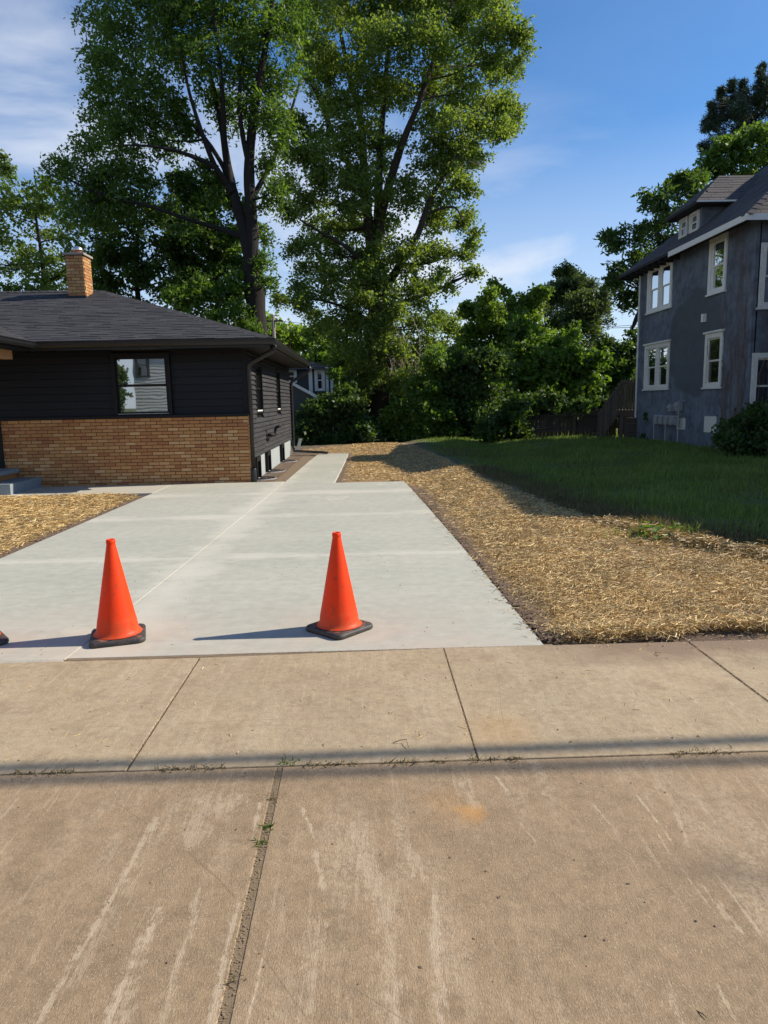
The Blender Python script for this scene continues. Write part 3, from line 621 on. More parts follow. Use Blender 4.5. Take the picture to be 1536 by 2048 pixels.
# ------------------------------------------------------------------ traffic cones
def m_cone():
    m, t, b = mat('orange_vinyl'); P = N(t, 'ShaderNodeTexCoord'); s = N(t, 'ShaderNodeSeparateXYZ'); t.links.new(P.outputs['Object'], s.inputs[0])
    n = noise(t, 14, 6, 0.7)
    c = mixc(t, ramp(t, n, [(0.45, 0), (0.75, 0.35)]), (0.94, 0.062, 0.006), (0.82, 0.085, 0.015))
    low = ramp(t, s.outputs[2], [(0.03, 0.8), (0.20, 0)])
    c = mixc(t, math_(t, 'MULTIPLY', low, ramp(t, noise(t, 25, 6, 0.7), [(0.35, 0), (0.6, 1)])), c, (0.50, 0.13, 0.05))
    sc = ramp(t, noise(t, 16, 7, 0.8, sc=(1.5, 1.5, .6)), [(0.555, 0), (0.62, 0.6)]); c = mixc(t, sc, c, (0.45, 0.07, 0.03))
    t.links.new(c, b.inputs['Base Color']); b.inputs['Roughness'].default_value = 0.5; b.inputs['Specular IOR Level'].default_value = 0.3
    tl = N(t, 'ShaderNodeBsdfTranslucent'); t.links.new(c, tl.inputs[0]); ms = N(t, 'ShaderNodeMixShader'); ms.inputs[0].default_value = 0.22
    t.links.new(b.outputs[0], ms.inputs[1]); t.links.new(tl.outputs[0], ms.inputs[2]); t.links.new(ms.outputs[0], t.nodes['Material Output'].inputs[0])
    bump(t, b, noise(t, 20, 4), 0.12, 0.01); return m
M_cone = m_cone(); 
def m_rubber():
    m, t, b = mat('scuffed_rubber'); n = noise(t, 22, 7, 0.75); g = N(t, 'ShaderNodeNewGeometry'); s = N(t, 'ShaderNodeSeparateXYZ'); t.links.new(g.outputs['Normal'], s.inputs[0])
    c = mixc(t, ramp(t, n, [(0.45, 0), (0.7, 0.7)]), (0.028, 0.026, 0.026), (0.12, 0.085, 0.065))
    k = math_(t, 'MULTIPLY', ramp(t, s.outputs[2], [(0.8, 0), (0.95, 1)]), ramp(t, noise(t, 16, 6, 0.75), [(0.50, 0), (0.62, 0.7)]))
    c = mixc(t, k, c, (0.33, 0.13, 0.07))
    t.links.new(c, b.inputs['Base Color']); b.inputs['Roughness'].default_value = 0.6; bump(t, b, n, 0.3, 0.004); return m
M_rub = m_rubber()
def rounded(w, r, n=6):
    pts = []
    for cx, cy, a0 in ((w-r, w-r, 0), (-w+r, w-r, 90), (-w+r, -w+r, 180), (w-r, -w+r, 270)):
        for i in range(n+1):
            a = radians(a0+90*i/n); pts.append((cx+r*cos(a), cy+r*sin(a)))
    return pts
def cone_make(loc, rz, label, tilt=(0, 0)):
    t = empty('traffic_cone', loc, label, 'traffic cone', 'orange traffic cones across the driveway', rz)
    t.rotation_euler = (tilt[0], tilt[1], rz)
    mb = MB(); P = rounded(0.185, 0.05); n = len(P)
    loops = []
    for sc_, z in ((0.97, 0.0), (1.0, 0.008), (1.0, 0.026), (0.965, 0.036), (0.70, 0.041), (0.60, 0.044)):
        loops.append([(p[0]*sc_, p[1]*sc_, z) for p in P])
    vs = [v for l in loops for v in l]
    fs = [(i*n+k, i*n+(k+1) % n, (i+1)*n+(k+1) % n, (i+1)*n+k) for i in range(len(loops)-1) for k in range(n)] + [tuple(reversed(range(n))), tuple(range((len(loops)-1)*n, len(loops)*n))]
    mb.add(vs, fs).build('base', M_rub, t, True, local=True)
    pr = [(0.165, 0.0435), (0.157, 0.048), (0.148, 0.058), (0.141, 0.075), (0.1365, 0.11), (0.1300, 0.148), (0.1278, 0.155), (0.1265, 0.161)]
    for z in np.linspace(0.19, 0.675, 12): pr.append((0.1265-(z-0.161)*(0.1265-0.030)/(0.675-0.161), z))
    pr += [(0.0295, 0.680), (0.0320, 0.685), (0.0325, 0.696), (0.0300, 0.706), (0.0265, 0.712), (0.023, 0.709), (0.022, 0.69), (0.026, 0.64), (0.06, 0.45)]
    MB().lathe(pr, 56).build('body', M_cone, t, True, local=True)
    return t
p2 = gnd(679, 1259); p1 = gnd(237, 1276)
cone_make((p2.x, p2.y, 0.001), radians(47), 'right-hand orange traffic cone, standing diamond-wise on the driveway edge')
cone_make((p1.x, p1.y, 0.001), radians(17), 'left-hand orange traffic cone with turned black base near the sidewalk joint')
p3 = gnd(-50, 1287); cone_make((p3.x, p3.y, 0.001), radians(40), 'orange traffic cone cut off at the left edge, only its black base corner showing')

# ------------------------------------------------------------------ black house
HX, HY, HB = -2.46, 14.88, 23.2          # corner, front wall, back wall
EZ = 2.88; OX, OY = -1.88, 14.30; RY = 18.9; RZ = 4.52; OBY = 23.5
house = empty('black_house', (-6, 19, 0), 'single-storey black house with buff brick skirt, brick chimney and dark hip roof', 'house')
ZB = 1.37
core = MB().box((-13, HY+0.13, -0.1), (HX-0.13, HB, 2.78)).build('wall_core', M_black, house)
bw = MB().box((-9.2, HY+0.022, -0.15), (HX-0.022, HY+0.12, ZB)).build('brick_wall', M_mortar, house)
# return of the bricks at the corner
BH, BL, J = 0.0580, 0.212, 0.012
nb = 0; rest = MB(); bmesh_cache = {}
def brickmesh(key, a, b):
    k = key
    if k not in bmesh_cache:
        mb = MB(); x, y, z = (b[i]-a[i] for i in range(3)); c = 0.003
        mb.prism([(-x/2, -y/2), (x/2, -y/2), (x/2, y/2), (-x/2, y/2)], 0, z, c)
        me = bpy.data.meshes.new('brick'); me.from_pydata(mb.v, [], mb.f); me.materials.append(M_brick); bmesh_cache[k] = me
    return bmesh_cache[k]
cands = []
nrow = int((ZB+0.10)/(BH+J)); z = ZB-0.004-BH
row = 0
while z > -0.08:
    x = HX - (0 if row % 2 == 0 else (BL/2-0.004)); first = True
    if row % 2: cands.append((HX-BL/2+0.006, HX, z))
    while x > -8.0:
        a = x-BL; cands.append((a, x, z)); x = a-J
    z -= BH+J; row += 1
cands.sort(key=lambda c: -c[1])
def wob(): return rnd.uniform(-0.003, 0.003)
vis = [c for c in cands if c[1] > -7.6]
step = 0
for i, (a, b, z) in enumerate(cands):
    dy = wob()
    if len(vis) and nb < 232 and a > -8:
        me = brickmesh(round(b-a, 3), (a, HY, z), (b, HY+0.09, z+BH))
        o = link(bpy.data.objects.new('brick', me)); o.location = ((a+b)/2, HY+0.045+dy, z); setparent(o, bw); nb += 1
    else: rest.box((a, HY+dy, z), (b, HY+0.09+dy, z+BH))
tag(rest.build('brick', M_brick, bw), kind='stuff')
# brick return seen edge-on at the corner
MB().box((HX-0.09, HY+0.10, -0.12), (HX-0.012, HY+0.30, ZB)).build('corner_return', M_brick, house)
MB().box((-9.2, HY-0.035, ZB+0.003), (HX+0.025, HY+0.128, ZB+0.055)).build('brick_cap', M_black, house)
# front siding, split by the window
wx0, wx1 = atY(229, 770, HY).x, atY(335, 770, HY).x; wz0, wz1 = atY(285, 833, HY).z, atY(285, 706, HY).z
wx0 -= 0.06; wx1 += 0.06
z = ZB+0.058; ex = 0.152
def board_front(xa, xc, z, h):
    y = HY+0.128
    mb = MB(); vs = []
    for x in (xa, xc): vs += [(x, y, z), (x, y-0.030, z+0.004), (x, y-0.026, z+0.02), (x, y-0.010, z+h-0.002), (x, y, z+h-0.002)]
    mb.add(vs, [(0,1,2,3,4), (9,8,7,6,5)] + [(i, i+5, (i+1) % 5+5, (i+1) % 5) for i in range(5)]).build('siding_board', M_sidF, house)
while z < 2.74:
    h = min(ex, 2.76-z)
    if z+h <= wz0 or z >= wz1: board_front(-9.2, HX-0.09, z, h)
    else: board_front(-9.2, wx0, z, h); board_front(wx1, HX-0.09, z, h)
    z += ex
MB().box((HX-0.085, HY+0.085, ZB+0.058), (HX+0.022, HY+0.20, 2.76)).build('corner_board', M_black, house)
def window(parent, o, u, w, h, n, trim, depth, mf, mg, sash='double', mull=False, sill=None, blind=False, proud=0.03, name='window'):
    """o lower-left outer corner, u unit along, n outward normal; window > frame/sashes as one mesh, pane, sill"""
    o, u, n = Vector(o), Vector(u), Vector(n); zz = Vector((0, 0, 1)); mb = MB()
    def bar(a, b, c, d, y0, y1): mb.obox(o+u*a+zz*c+n*y0, u*(b-a), n*(y1-y0), zz*(d-c))
    bar(0, w, h-trim, h, -0.04, proud); bar(0, w, 0, trim*0.7, -0.04, proud)
    bar(0, trim, trim*0.7, h-trim, -0.04, proud); bar(w-trim, w, trim*0.7, h-trim, -0.04, proud)
    ux = [(trim, w-trim)]
    if mull:
        c = w/2; bar(c-trim*0.55, c+trim*0.55, trim*0.7, h-trim, -0.04, proud-0.006); ux = [(trim, c-trim*0.55), (c+trim*0.55, w-trim)]
    f = mb.build(name, mf, parent)
    for a, b in ux:
        s = 0.04; z0, z1 = trim*0.7, h-trim; m = (z0+z1)/2; mb = MB()
        for lo, hi, y in ((z0, m+0.02, -depth*0.6), (m-0.01, z1, -depth*0.25)):
            mb.obox(o+u*a+zz*lo+n*(y-0.03), u*(b-a), n*0.03, zz*s); mb.obox(o+u*a+zz*(hi-s)+n*(y-0.03), u*(b-a), n*0.03, zz*s)
            mb.obox(o+u*a+zz*(lo+s)+n*(y-0.03), u*s, n*0.03, zz*(hi-lo-2*s)); mb.obox(o+u*(b-s)+zz*(lo+s)+n*(y-0.03), u*s, n*0.03, zz*(hi-lo-2*s))
        mb.build('sash', mf, f)
        for lo, hi, y in ((z0+s, m+0.02-s, -depth*0.6-0.02), (m-0.01+s, z1-s, -depth*0.25-0.02)):
            MB().obox(o+u*(a+s)+zz*lo+n*y, u*(b-a-2*s), n*0.006, zz*(hi-lo)).build('pane', mg, f)
    if sill: MB().obox(o-u*0.04-zz*0.05-n*0.02, u*(w+0.08), n*(proud+0.05), zz*0.047).build('sill', sill, f)
    return f
# opening behind the window is just the black core
fwn = window(house, (wx0+0.002, HY+0.060, wz0), (1, 0, 0), wx1-wx0-0.004, wz1-wz0, (0, -1, 0), 0.075, 0.05, M_black, M_glass)
MB().box((wx0+0.07, HY+0.03, wz0+0.035), (wx1-0.07, HY+0.055, wz0+0.060)).build('lower_sill', M_white, fwn)
# side wall siding
SB = 0.47; sz = SB
sw_ = []
for (pa, pb) in (((513, 527), (700, 823)), ((560, 571), (735, 822))):
    y0 = atX(pa[0], 770, HX).y; y1 = atX(pa[1], 770, HX).y
    sw_.append((min(y0, y1)-0.02, max(y0, y1)+0.0))
sw_ = [(16.05, 17.05), (19.70, 20.55)]
wzs0, wzs1 = 1.40, 2.52
def board_side(ya, yc, z, h):
    mb = MB(); vs = []; x = HX-0.005
    for y in (ya, yc): vs += [(x-0.03, y, z), (x+0.030, y, z), (x+0.030, y, z+0.010), (x-0.004, y, z+h), (x-0.03, y, z+h)]
    mb.add(vs, [(4,3,2,1,0), (5,6,7,8,9)] + [(i, (i+1) % 5, (i+1) % 5+5, i+5) for i in range(5)]).build('siding_board', M_sidS, house)
shm = MB(); ye = [HY+0.31]
for a, b in sw_: ye += [a, b]
ye.append(HB)
for i in range(len(ye)-1):
    if i % 2 == 0: shm.box((HX-0.129, ye[i], SB+0.01), (HX-0.036, ye[i+1], 2.78))
    else: shm.box((HX-0.129, ye[i], SB+0.01), (HX-0.036, ye[i+1], wzs0)).box((HX-0.129, ye[i], wzs1), (HX-0.036, ye[i+1], 2.78))
shm.build('side_sheathing', M_black, house)
while sz < 2.76:
    h = min(0.106, 2.765-sz); cuts = [HY+0.24]
    segs = [(HY+0.21, HB-0.02)]
    for a, b in sw_:
        if sz+h > wzs0 and sz < wzs1:
            ns = []
            for s0, s1 in segs: ns += [(s0, a), (b, s1)] if s0 < a < s1 else [(s0, s1)]
            segs = ns
    for s0, s1 in segs: board_side(s0, s1, sz, h)
    sz += 0.104
for i, (a, b) in enumerate(sw_):
    w = window(house, (HX-0.01, a+0.002, wzs0), (0, 1, 0), b-a-0.004, wzs1-wzs0, (1, 0, 0), 0.06, 0.05, M_black, M_glassD, proud=0.035)
    MB().box((HX-0.01, a+0.08, wzs0+0.045), (HX+0.012, b-0.08, wzs0+0.075)).build('lower_sill', M_white, w)
# foundation with basement windows, wells
MB().box((HX-0.125, HY+0.31, -0.12), (HX-0.03, HB, SB)).build('foundation', M_found, house)
for y in (15.55, 17.25, 20.2):
    f = MB().box((HX-0.02, y, -0.03), (HX+0.045, y+0.07, SB-0.012)).box((HX-0.02, y+0.52, -0.03), (HX+0.045, y+0.59, SB-0.012)).box((HX-0.02, y+0.07, 0.36), (HX+0.045, y+0.52, SB-0.012)).build('basement_window', M_black, house)
    MB().box((HX-0.03, y+0.07, -0.03), (HX-0.015, y+0.52, 0.36)).build('pane', M_glassD, f)
for i, y in enumerate((15.84, 17.54, 20.5)):
    r = 0.36; pts = [(HX+0.03+r*sin(a)*1.05, y+0.05-r*cos(a)*1.1, 0) for a in np.linspace(0, pi, 16)]
    mb = MB()
    for a, b in zip(pts[:-1], pts[1:]):
        a, b = Vector(a), Vector(b); c = Vector((HX, y+0.05, 0)); na = (a-c).normalized()*0.009; nb_ = (b-c).normalized()*0.009
        mb.add([a+Vector((0,0,-.3)), b+Vector((0,0,-.3)), b+Vector((0,0,-.022)), a+Vector((0,0,-.022)), a+na+Vector((0,0,-.3)), b+nb_+Vector((0,0,-.3)), b+nb_+Vector((0,0,-.022)), a+na+Vector((0,0,-.022))],
               [(3,2,1,0), (4,5,6,7), (3,7,6,2), (0,1,5,4)])
    wl = mb.build('window_well', M_rim)
    tag(wl, ['curved metal window well nearest the brick corner', 'middle metal window well beside the siding wall', 'farthest metal window well near the rear downspout'][i], 'window well', 'window wells along the side wall')
    MB().prism([(p[0], p[1]) for p in pts], -0.046, -0.038).build('well_dark_sheet', M_black, wl)  # black sheet just under the rim stands in for the shaded depth
# roof: hip with shingle courses
RX = OX-(RY-OY)-0.22       # hip end of ridge
def shingle_face(name, o, u, v, width_at, length, mt, parent, ex=0.142, tw=0.32, th=0.010):
    """o eave corner, u unit along eave, v unit up slope; width_at(s) -> (u0,u1)"""
    o, u, v = Vector(o), Vector(u).normalized(), Vector(v).normalized(); n = u.cross(v)
    if n.z < 0: n = -n
    mb = MB(); s = 0.0; r = 0
    while s < length:
        u0, u1 = width_at(s); ua, ub = width_at(min(s+ex, length)); x = u0 - (r % 2)*tw*0.5 - rnd.uniform(0, tw*0.3)
        while x < u1:
            w = tw*rnd.uniform(0.75, 1.25); a = max(x, u0); b = min(x+w-0.008, u1)
            if b-a > 0.02:
                t1 = th*rnd.uniform(0.6, 1.6); e = min(s+ex*1.12, length); off = rnd.uniform(-0.006, 0.004)
                a2 = max(a, ua); b2 = min(b, ub)
                if b2 > a2:
                    p = [o+u*a+v*(s+off), o+u*b+v*(s+off), o+u*b2+v*e, o+u*a2+v*e]
                    mb.add(p+[p[0]+n*t1, p[1]+n*t1, p[2]+n*0.003, p[3]+n*0.003], [(4,5,6,7), (0,1,5,4), (1,2,6,5), (3,0,4,7)])
            x += w
        s += ex; r += 1
    return tag(mb.build(name, mt, parent), kind='stuff')
sl_ = sqrt((RY-OY)**2+(RZ-EZ)**2); dd = (RY-OY)/sl_
roof = MB()
LX = -13.0
roof.add([(LX, OY, EZ), (OX, OY, EZ), (RX, RY, RZ), (LX, RY, RZ), (OX, OBY, EZ), (LX, OBY, EZ)], [(0, 1, 2, 3), (1, 4, 2), (4, 5, 3, 2), (0, 5, 4, 1), (0, 3, 5)])
rf = roof.build('roof', M_under, house)
shingle_face('shingles', (OX, OY-0.02, EZ+0.012), (-1, 0, 0), (0, RY-OY, RZ-EZ), lambda s: (max(0, s*dd*1.048-0.02), OX-LX), sl_, M_shing, rf)
sl2 = sqrt((OX-RX)**2+(RZ-EZ)**2)
shingle_face('shingles', (OX+0.02, OY, EZ+0.012), (0, 1, 0), (-(OX-RX), 0, RZ-EZ), lambda s: (max(0, s*dd-0.02), OBY-OY-max(0, s*dd-0.02)), sl2, M_shing, rf)
# hip and ridge caps
mb = MB()
def caps(p, q, mb, wd=0.15, st=0.2):
    p, q = Vector(p), Vector(q); d = q-p; n = int(d.length/st); d.normalize(); sd = d.cross(Vector((0, 0, 1))).normalized()
    for i in range(n):
        a = p+d*st*i; b = a+d*st*1.1; l1, l2 = 0.028, 0.012; dr = Vector((0, 0, -0.045))
        mb.add([a+sd*wd+dr+Vector((0,0,l1)), a+Vector((0,0,l1+0.01)), a-sd*wd+dr+Vector((0,0,l1)), b+sd*wd+dr+Vector((0,0,l2)), b+Vector((0,0,l2+0.01)), b-sd*wd+dr+Vector((0,0,l2)), a+sd*wd+dr, a, a-sd*wd+dr],
               [(0,1,4,3), (1,2,5,4), (6,7,1,0), (7,8,2,1)])
caps((OX, OY, EZ+0.01), (RX, RY, RZ+0.012), mb); caps((LX, RY, RZ+0.01), (RX, RY, RZ+0.012), mb); tag(mb.build('ridge_caps', M_shing, rf), kind='stuff')
# soffit, fascia, gutters
MB().box((LX, OY+0.03, EZ-0.15), (OX-0.03, HY+0.14, EZ-0.135)).box((HX-0.03, HY+0.145, EZ-0.15), (OX-0.03, OBY-0.03, EZ-0.135)).build('soffit', M_black, house)
MB().box((LX, OY, EZ-0.16), (OX, OY+0.025, EZ-0.01)).box((OX-0.025, OY+0.026, EZ-0.16), (OX, OBY, EZ-0.01)).build('fascia', M_gutter, house)
def gutter(a, b, out):
    a, b, out = Vector(a), Vector(b), Vector(out); prof = [(0, 0), (0, -0.115), (0.075, -0.115), (0.10, -0.07), (0.108, -0.02), (0.125, -0.012), (0.125, 0.0), (0.112, 0.0), (0.095, -0.025), (0.088, -0.07), (0.07, -0.105), (0.01, -0.105), (0.01, 0)]
    vs = [p+out*x+Vector((0, 0, z)) for p in (a, b) for x, z in prof]; n = len(prof)
    return MB().add(vs, [(i, (i+1) % n, n+(i+1) % n, n+i) for i in range(n)]+[tuple(range(n)), tuple(reversed(range(n, 2*n)))])
gutter((-6.32, OY-0.002, EZ), (OX+0.125, OY-0.002, EZ), (0, -1, 0)).build('gutter', M_gutter, house)
gutter((OX+0.002, OY, EZ), (OX+0.002, OBY, EZ), (1, 0, 0)).build('gutter', M_gutter, house)
# downspouts
def bend(pts, k=4):
    pts = [Vector(p) for p in pts]; o = [pts[0]]
    for i in range(1, len(pts)-1):
        a, b, c = pts[i-1], pts[i], pts[i+1]; r = min(0.09, (b-a).length*.45, (c-b).length*.45)
        p, q = b+(a-b).normalized()*r, b+(c-b).normalized()*r
        for j in range(k+1):
            t = j/k; o.append(p*(1-t)**2+b*2*t*(1-t)+q*t*t)
    return o+[pts[-1]]
ds = MB().tube(bend([(OX+0.07, 14.55, EZ-0.11), (OX+0.07, 14.56, EZ-0.20), (HX+0.07, 14.86, EZ-0.46), (HX+0.055, 14.93, EZ-0.58), (HX+0.055, 14.93, -0.02)]), 0.048, 10)
d = ds.build('downspout', M_gutter, house, True)
MB().lathe([(0.062, -0.03), (0.066, 0.0), (0.066, 0.26), (0.058, 0.28)], 14, (HX+0.055, 14.93, 0)).build('drain_collar', M_gutter, d, True)
mb = MB()
for i in range(5):
    mb.tube([(OX+0.07-0.012*i, 14.55, EZ-0.125-0.022*i), (OX+0.07-0.016*i, 14.55, EZ-0.135-0.022*i)], 0.054, 10)
mb.build('elbow_ridges', M_gutter, d)
d = MB().tube(bend([(OX+0.07, 23.3, EZ-0.11), (OX+0.07, 23.3, EZ-0.25), (HX+0.06, 23.15, EZ-0.60), (HX+0.06, 23.15, 0.16), (HX+0.12, 22.95, 0.09)]), 0.05, 8).build('downspout', M_gutter, house, True)
MB().obox((HX+0.10, 22.9, 0.055), (1.08, -0.75, -0.03), (0.05, 0.075, 0), (0, 0, 0.075)).build('extension', M_gutter, d)
# vent pipe elbows low on the side wall
mb = MB().box((HX+0.012, 17.35, 0.70), (HX+0.035, 17.47, 1.02)).tube(bend([(HX+0.02, 17.5, 0.85), (HX+0.17, 17.55, 0.85), (HX+0.17, 17.9, 0.85), (HX+0.17, 17.92, 1.02), (HX+0.30, 17.94, 1.06)]), 0.036, 10)
mb.build('vent_pipe', M_black, house, True)
# chimney (its bricks are sub-parts)
CX0, CX1, CY0, CY1 = -7.20, -6.785, 18.1, 18.6
cz0, cz1 = 4.26, 5.26
ch = MB().box((CX0+0.008, CY0+0.008, cz0-0.5), (CX1-0.008, CY1-0.008, cz1)).build('chimney', M_mortar, house)
z = cz0-0.10; r = 0
bh, bl = 0.062, 0.197
while z+bh < cz1:
    for face in (0, 1):
        L0 = (CX1-CX0) if face == 0 else (CY1-CY0); x = -(bl/2 if r % 2 else 0) if face == 0 else -(0 if r % 2 else bl/2)
        while x < L0-0.02:
            a, b = max(0, x), min(L0, x+bl)
            if b-a > 0.03:
                if face == 0: mb = MB().box((CX0+a, CY0-wob()-0.002, z), (CX0+b, CY0+0.05, z+bh))
                else: mb = MB().box((CX1-0.05, CY0+0.052+a if a == 0 else CY0+a, z), (CX1+wob()+0.002, CY0+b, z+bh))
                mb.build('brick', M_brick, ch)
            x += bl+0.012
    z += bh+0.011; r += 1
MB().box((CX0-0.05, CY0-0.05, cz1), (CX1+0.045, CY1+0.05, cz1+0.05)).build('crown', M_capc, ch)
cc = ((CX0+CX1)/2+0.0, (CY0+CY1)/2, cz1+0.05)
MB().lathe([(0.0, 0), (0.115, 0), (0.115, 0.075), (0.0, 0.075)], 20, cc).build('flue', M_clay, ch)
MB().lathe([(0.08, 0.075), (0.08, 0.11), (0.140, 0.085), (0.135, 0.12), (0.120, 0.16), (0.10, 0.18), (0.0, 0.185)], 24, cc).build('rain_cap', M_galv, ch, True)
MB().obox((CX0-0.03, CY0-0.06, 4.20), (CX1-CX0+0.06, 0, 0), (0, 0.07, 0), (0, 0.0, 0.10)).build('flashing', M_under, ch)
# porch roof projecting at the left, beam, steps
PX = -6.45; PR = -9.3; PF = 11.6; PZ = EZ
rs_ = (RZ-EZ)/(RY-OY); pz = PZ+(PX-PR)*rs_
pr = MB().add([(PX, PF, PZ), (PX, OY, PZ), (PX-(PX-PR), OY+(PX-PR), pz), (PR, PF, pz), (2*PR-PX, PF, PZ), (2*PR-PX, OY, PZ)], [(0, 1, 2, 3), (3, 2, 5, 4), (0, 3, 4), (0, 4, 5, 1)]).build('porch_roof', M_under, house)
lp = sqrt((PX-PR)**2+(pz-PZ)**2)
shingle_face('shingles', (PX, PF, PZ+0.012), (0, 1, 0), (-(PX-PR), 0, pz-PZ), lambda s: (0, OY-PF+s*(PX-PR)/lp+0.02), lp, M_shing, pr)
MB().box((PX-0.03, PF, EZ-0.17), (PX, OY-0.13, EZ-0.01)).build('porch_fascia', M_gutter, house)
gutter((PX+0.002, PF, EZ), (PX+0.002, OY-0.01, EZ), (1, 0, 0)).build('gutter', M_gutter, house)
MB().box((-6.93, PF+0.2, 2.55), (-6.75, 14.05, 2.715)).box((-6.93, PF+0.2, 0.5), (-6.78, PF+0.35, 2.549)).build('timber_beam', M_timber, house)
MB().box((-12, HY-0.03, 0.32), (-7.52, HY+0.019, 1.365)).build('entry_door', M_black, house)
s1 = gnd(21, 987); 
st = empty('porch_steps', (-8.5, 13.5, 0), 'two grey painted concrete porch steps at the left edge against the brick', 'steps')
sx = -6.80
MB().box((-11, 13.56, -0.06), (sx, HY-0.012, 0.20)).build('lower_step', M_step, st)
MB().box((-11, 13.98, 0.202), (-7.29, HY-0.034, 0.31)).build('brick_riser', M_brick, st)
MB().box((-11, 13.92, 0.312), (-7.22, HY-0.035, 0.40)).build('upper_step', M_step, st)

# ------------------------------------------------------------------ slate-grey stucco house (right)
GXW = 9.6; GF = 17.9; GB = 25.35; GE = 5.83
gh = empty('stucco_house', (13, 21.5, 0), 'two-storey slate-blue stucco house with white window trim and hipped dormer', 'house')
MB().box((GXW+0.13, GF+0.13, -0.2), (18.0, GB, GE)).build('wall_core', M_black, gh)
MB().box((GXW-0.03, GB-0.03, 0.3), (GXW-0.001, GB+0.05, GE-0.1)).build('corner_strip', M_white, gh)
def skin(mb, box, holes):
    # cells of the wall face (a0,a1,z0,z1) minus the window openings, each cell given to box()
    (a0, a1, z0, z1) = box
    A = sorted({a0, a1, *[h[0] for h in holes], *[h[1] for h in holes]}); Z = sorted({z0, z1, *[h[2] for h in holes], *[h[3] for h in holes]})
    for i in range(len(A)-1):
        for j in range(len(Z)-1):
            ca, cz = (A[i]+A[i+1])/2, (Z[j]+Z[j+1])/2
            if not any(h[0] < ca < h[1] and h[2] < cz < h[3] for h in holes): mb(A[i], A[i+1], Z[j], Z[j+1])
holesL = []; holesF = []
def wX(p0, p1, p2, p3, X=GXW):
    """photo corners: top-left, top-right, bottom-left, bottom-right on the wall plane X"""
    a, b, c, d = (atX(*p, X) for p in (p0, p1, p2, p3))
    yl = (a.y+c.y)/2; yr = (b.y+d.y)/2; zt = (a.z+b.z)/2; zb = (c.z+d.z)/2
    return yl, yr, zb, zt
for args, mull, gm, mf in ((((1296, 538), (1346, 516), (1296, 627), (1344, 612)), True, M_glassR, M_white),
                       (((1421, 481), (1457, 463), (1417, 590), (1452, 579)), False, M_glassR, M_white),
                       (((1291, 690), (1340, 685), (1289, 778), (1338, 777)), True, M_glassR, M_whiteold),
                       (((1413, 669), (1448, 662), (1408, 775), (1443, 773)), False, M_glassD, M_whiteold)):
    yl, yr, zb, zt = wX(*args); holesL.append((yr+0.03, yl-0.03, zb+0.03, zt-0.03))
    f = window(gh, (GXW-0.002, yl, zb), (0, -1, 0), yl-yr, zt-zb, (-1, 0, 0), 0.13, 0.05, mf, gm, mull=mull, sill=mf, proud=0.035)
    MB().box((GXW-0.085, yr-0.04, zt+0.002), (GXW-0.001, yl+0.04, zt+0.055)).build('head_trim', mf, f)
for (xa, za, zb) in ((9.72, 3.72, 5.25), (9.66, 1.02, 2.62)):
    holesF.append((xa+0.03, xa+1.02, za+0.03, zb-0.03))
    f = window(gh, (xa, GF+0.002, za), (1, 0, 0), 1.05, zb-za, (0, -1, 0), 0.13, 0.05, M_whiteold, M_glassD if za < 2 else M_glassR, sill=M_whiteold, proud=0.04)
skm = MB()
skin(lambda a, b, c, d: skm.box((GXW, a, c), (GXW+0.12, b, d)), (GF, GB, -0.2, GE), holesL)
skin(lambda a, b, c, d: skm.box((a, GF, c), (b, GF+0.12, d)), (GXW+0.12, 18.0, -0.2, GE), holesF)
skm.build('wall', M_stucco, gh)
# boarded basement windows
for p in (((1355, 836), (1371, 834), (1355, 858), (1371, 860)), ((1411, 833), (1434, 831), (1409, 864), (1433, 866))):
    yl, yr, zb, zt = wX(*p)
    f = MB().box((GXW-0.03, yr, zb), (GXW-0.001, yl, zt)).build('basement_board', M_whiteold, gh)
    MB().box((GXW-0.05, yr-0.05, zt+0.002), (GXW-0.001, yl+0.05, zt+0.05)).build('lintel', M_stucco, f)
p = atX(1411, 636, GXW); MB().box((GXW-0.10, p.y-0.06, p.z-0.11), (GXW-0.001, p.y+0.06, p.z+0.11)).build('wall_light', M_white, gh)
# roof: hip, exposed rafter tails at the back, white fascia toward the front
EX = 9.12; EF = 17.5; EB = 26.2; RXX = 13.8; RZZ = GE+(RXX-EX)*0.80
EXR = 2*RXX-EX
gr = MB().add([(EX, EF, GE), (EX, EB, GE), (RXX, EB-4.4, RZZ), (RXX, EF+3.2, RZZ), (EXR, EF, GE), (EXR, EB, GE)], [(0, 3, 2, 1), (0, 4, 3), (1, 2, 5), (4, 5, 2, 3), (0, 1, 5, 4)]).build('roof', M_under, gh)
lg = sqrt((RXX-EX)**2+(RZZ-GE)**2)
shingle_face('shingles', (EX, EB, GE+0.012), (0, -1, 0), (RXX-EX, 0, RZZ-GE), lambda s: (s/lg*4.4, EB-EF-s/lg*3.2), lg, M_shing2, gr, 0.15, 0.5)
lf = sqrt(3.2**2+(RZZ-GE)**2)
shingle_face('shingles', (EX, EF, GE+0.012), (1, 0, 0), (0, 3.2, RZZ-GE), lambda s: (s/lf*(RXX-EX), EXR-EX-s/lf*(RXX-EX)), lf, M_shing2, gr, 0.15, 0.5)
mb = MB(); caps((EX, EF, GE), (RXX, EF+3.2, RZZ), mb, 0.14, 0.25); tag(mb.build('ridge_caps', M_shing2, gr), kind='stuff')
MB().box((EX-0.03, EF-0.03, GE-0.14), (EX-0.001, 21.9, GE+0.01)).box((EX, EF-0.03, GE-0.14), (EXR, EF-0.001, GE+0.01)).build('fascia', M_white, gh)
MB().box((EX-0.02, 21.91, GE-0.07), (EX-0.001, EB, GE+0.01)).build('dark_fascia', M_under, gh)
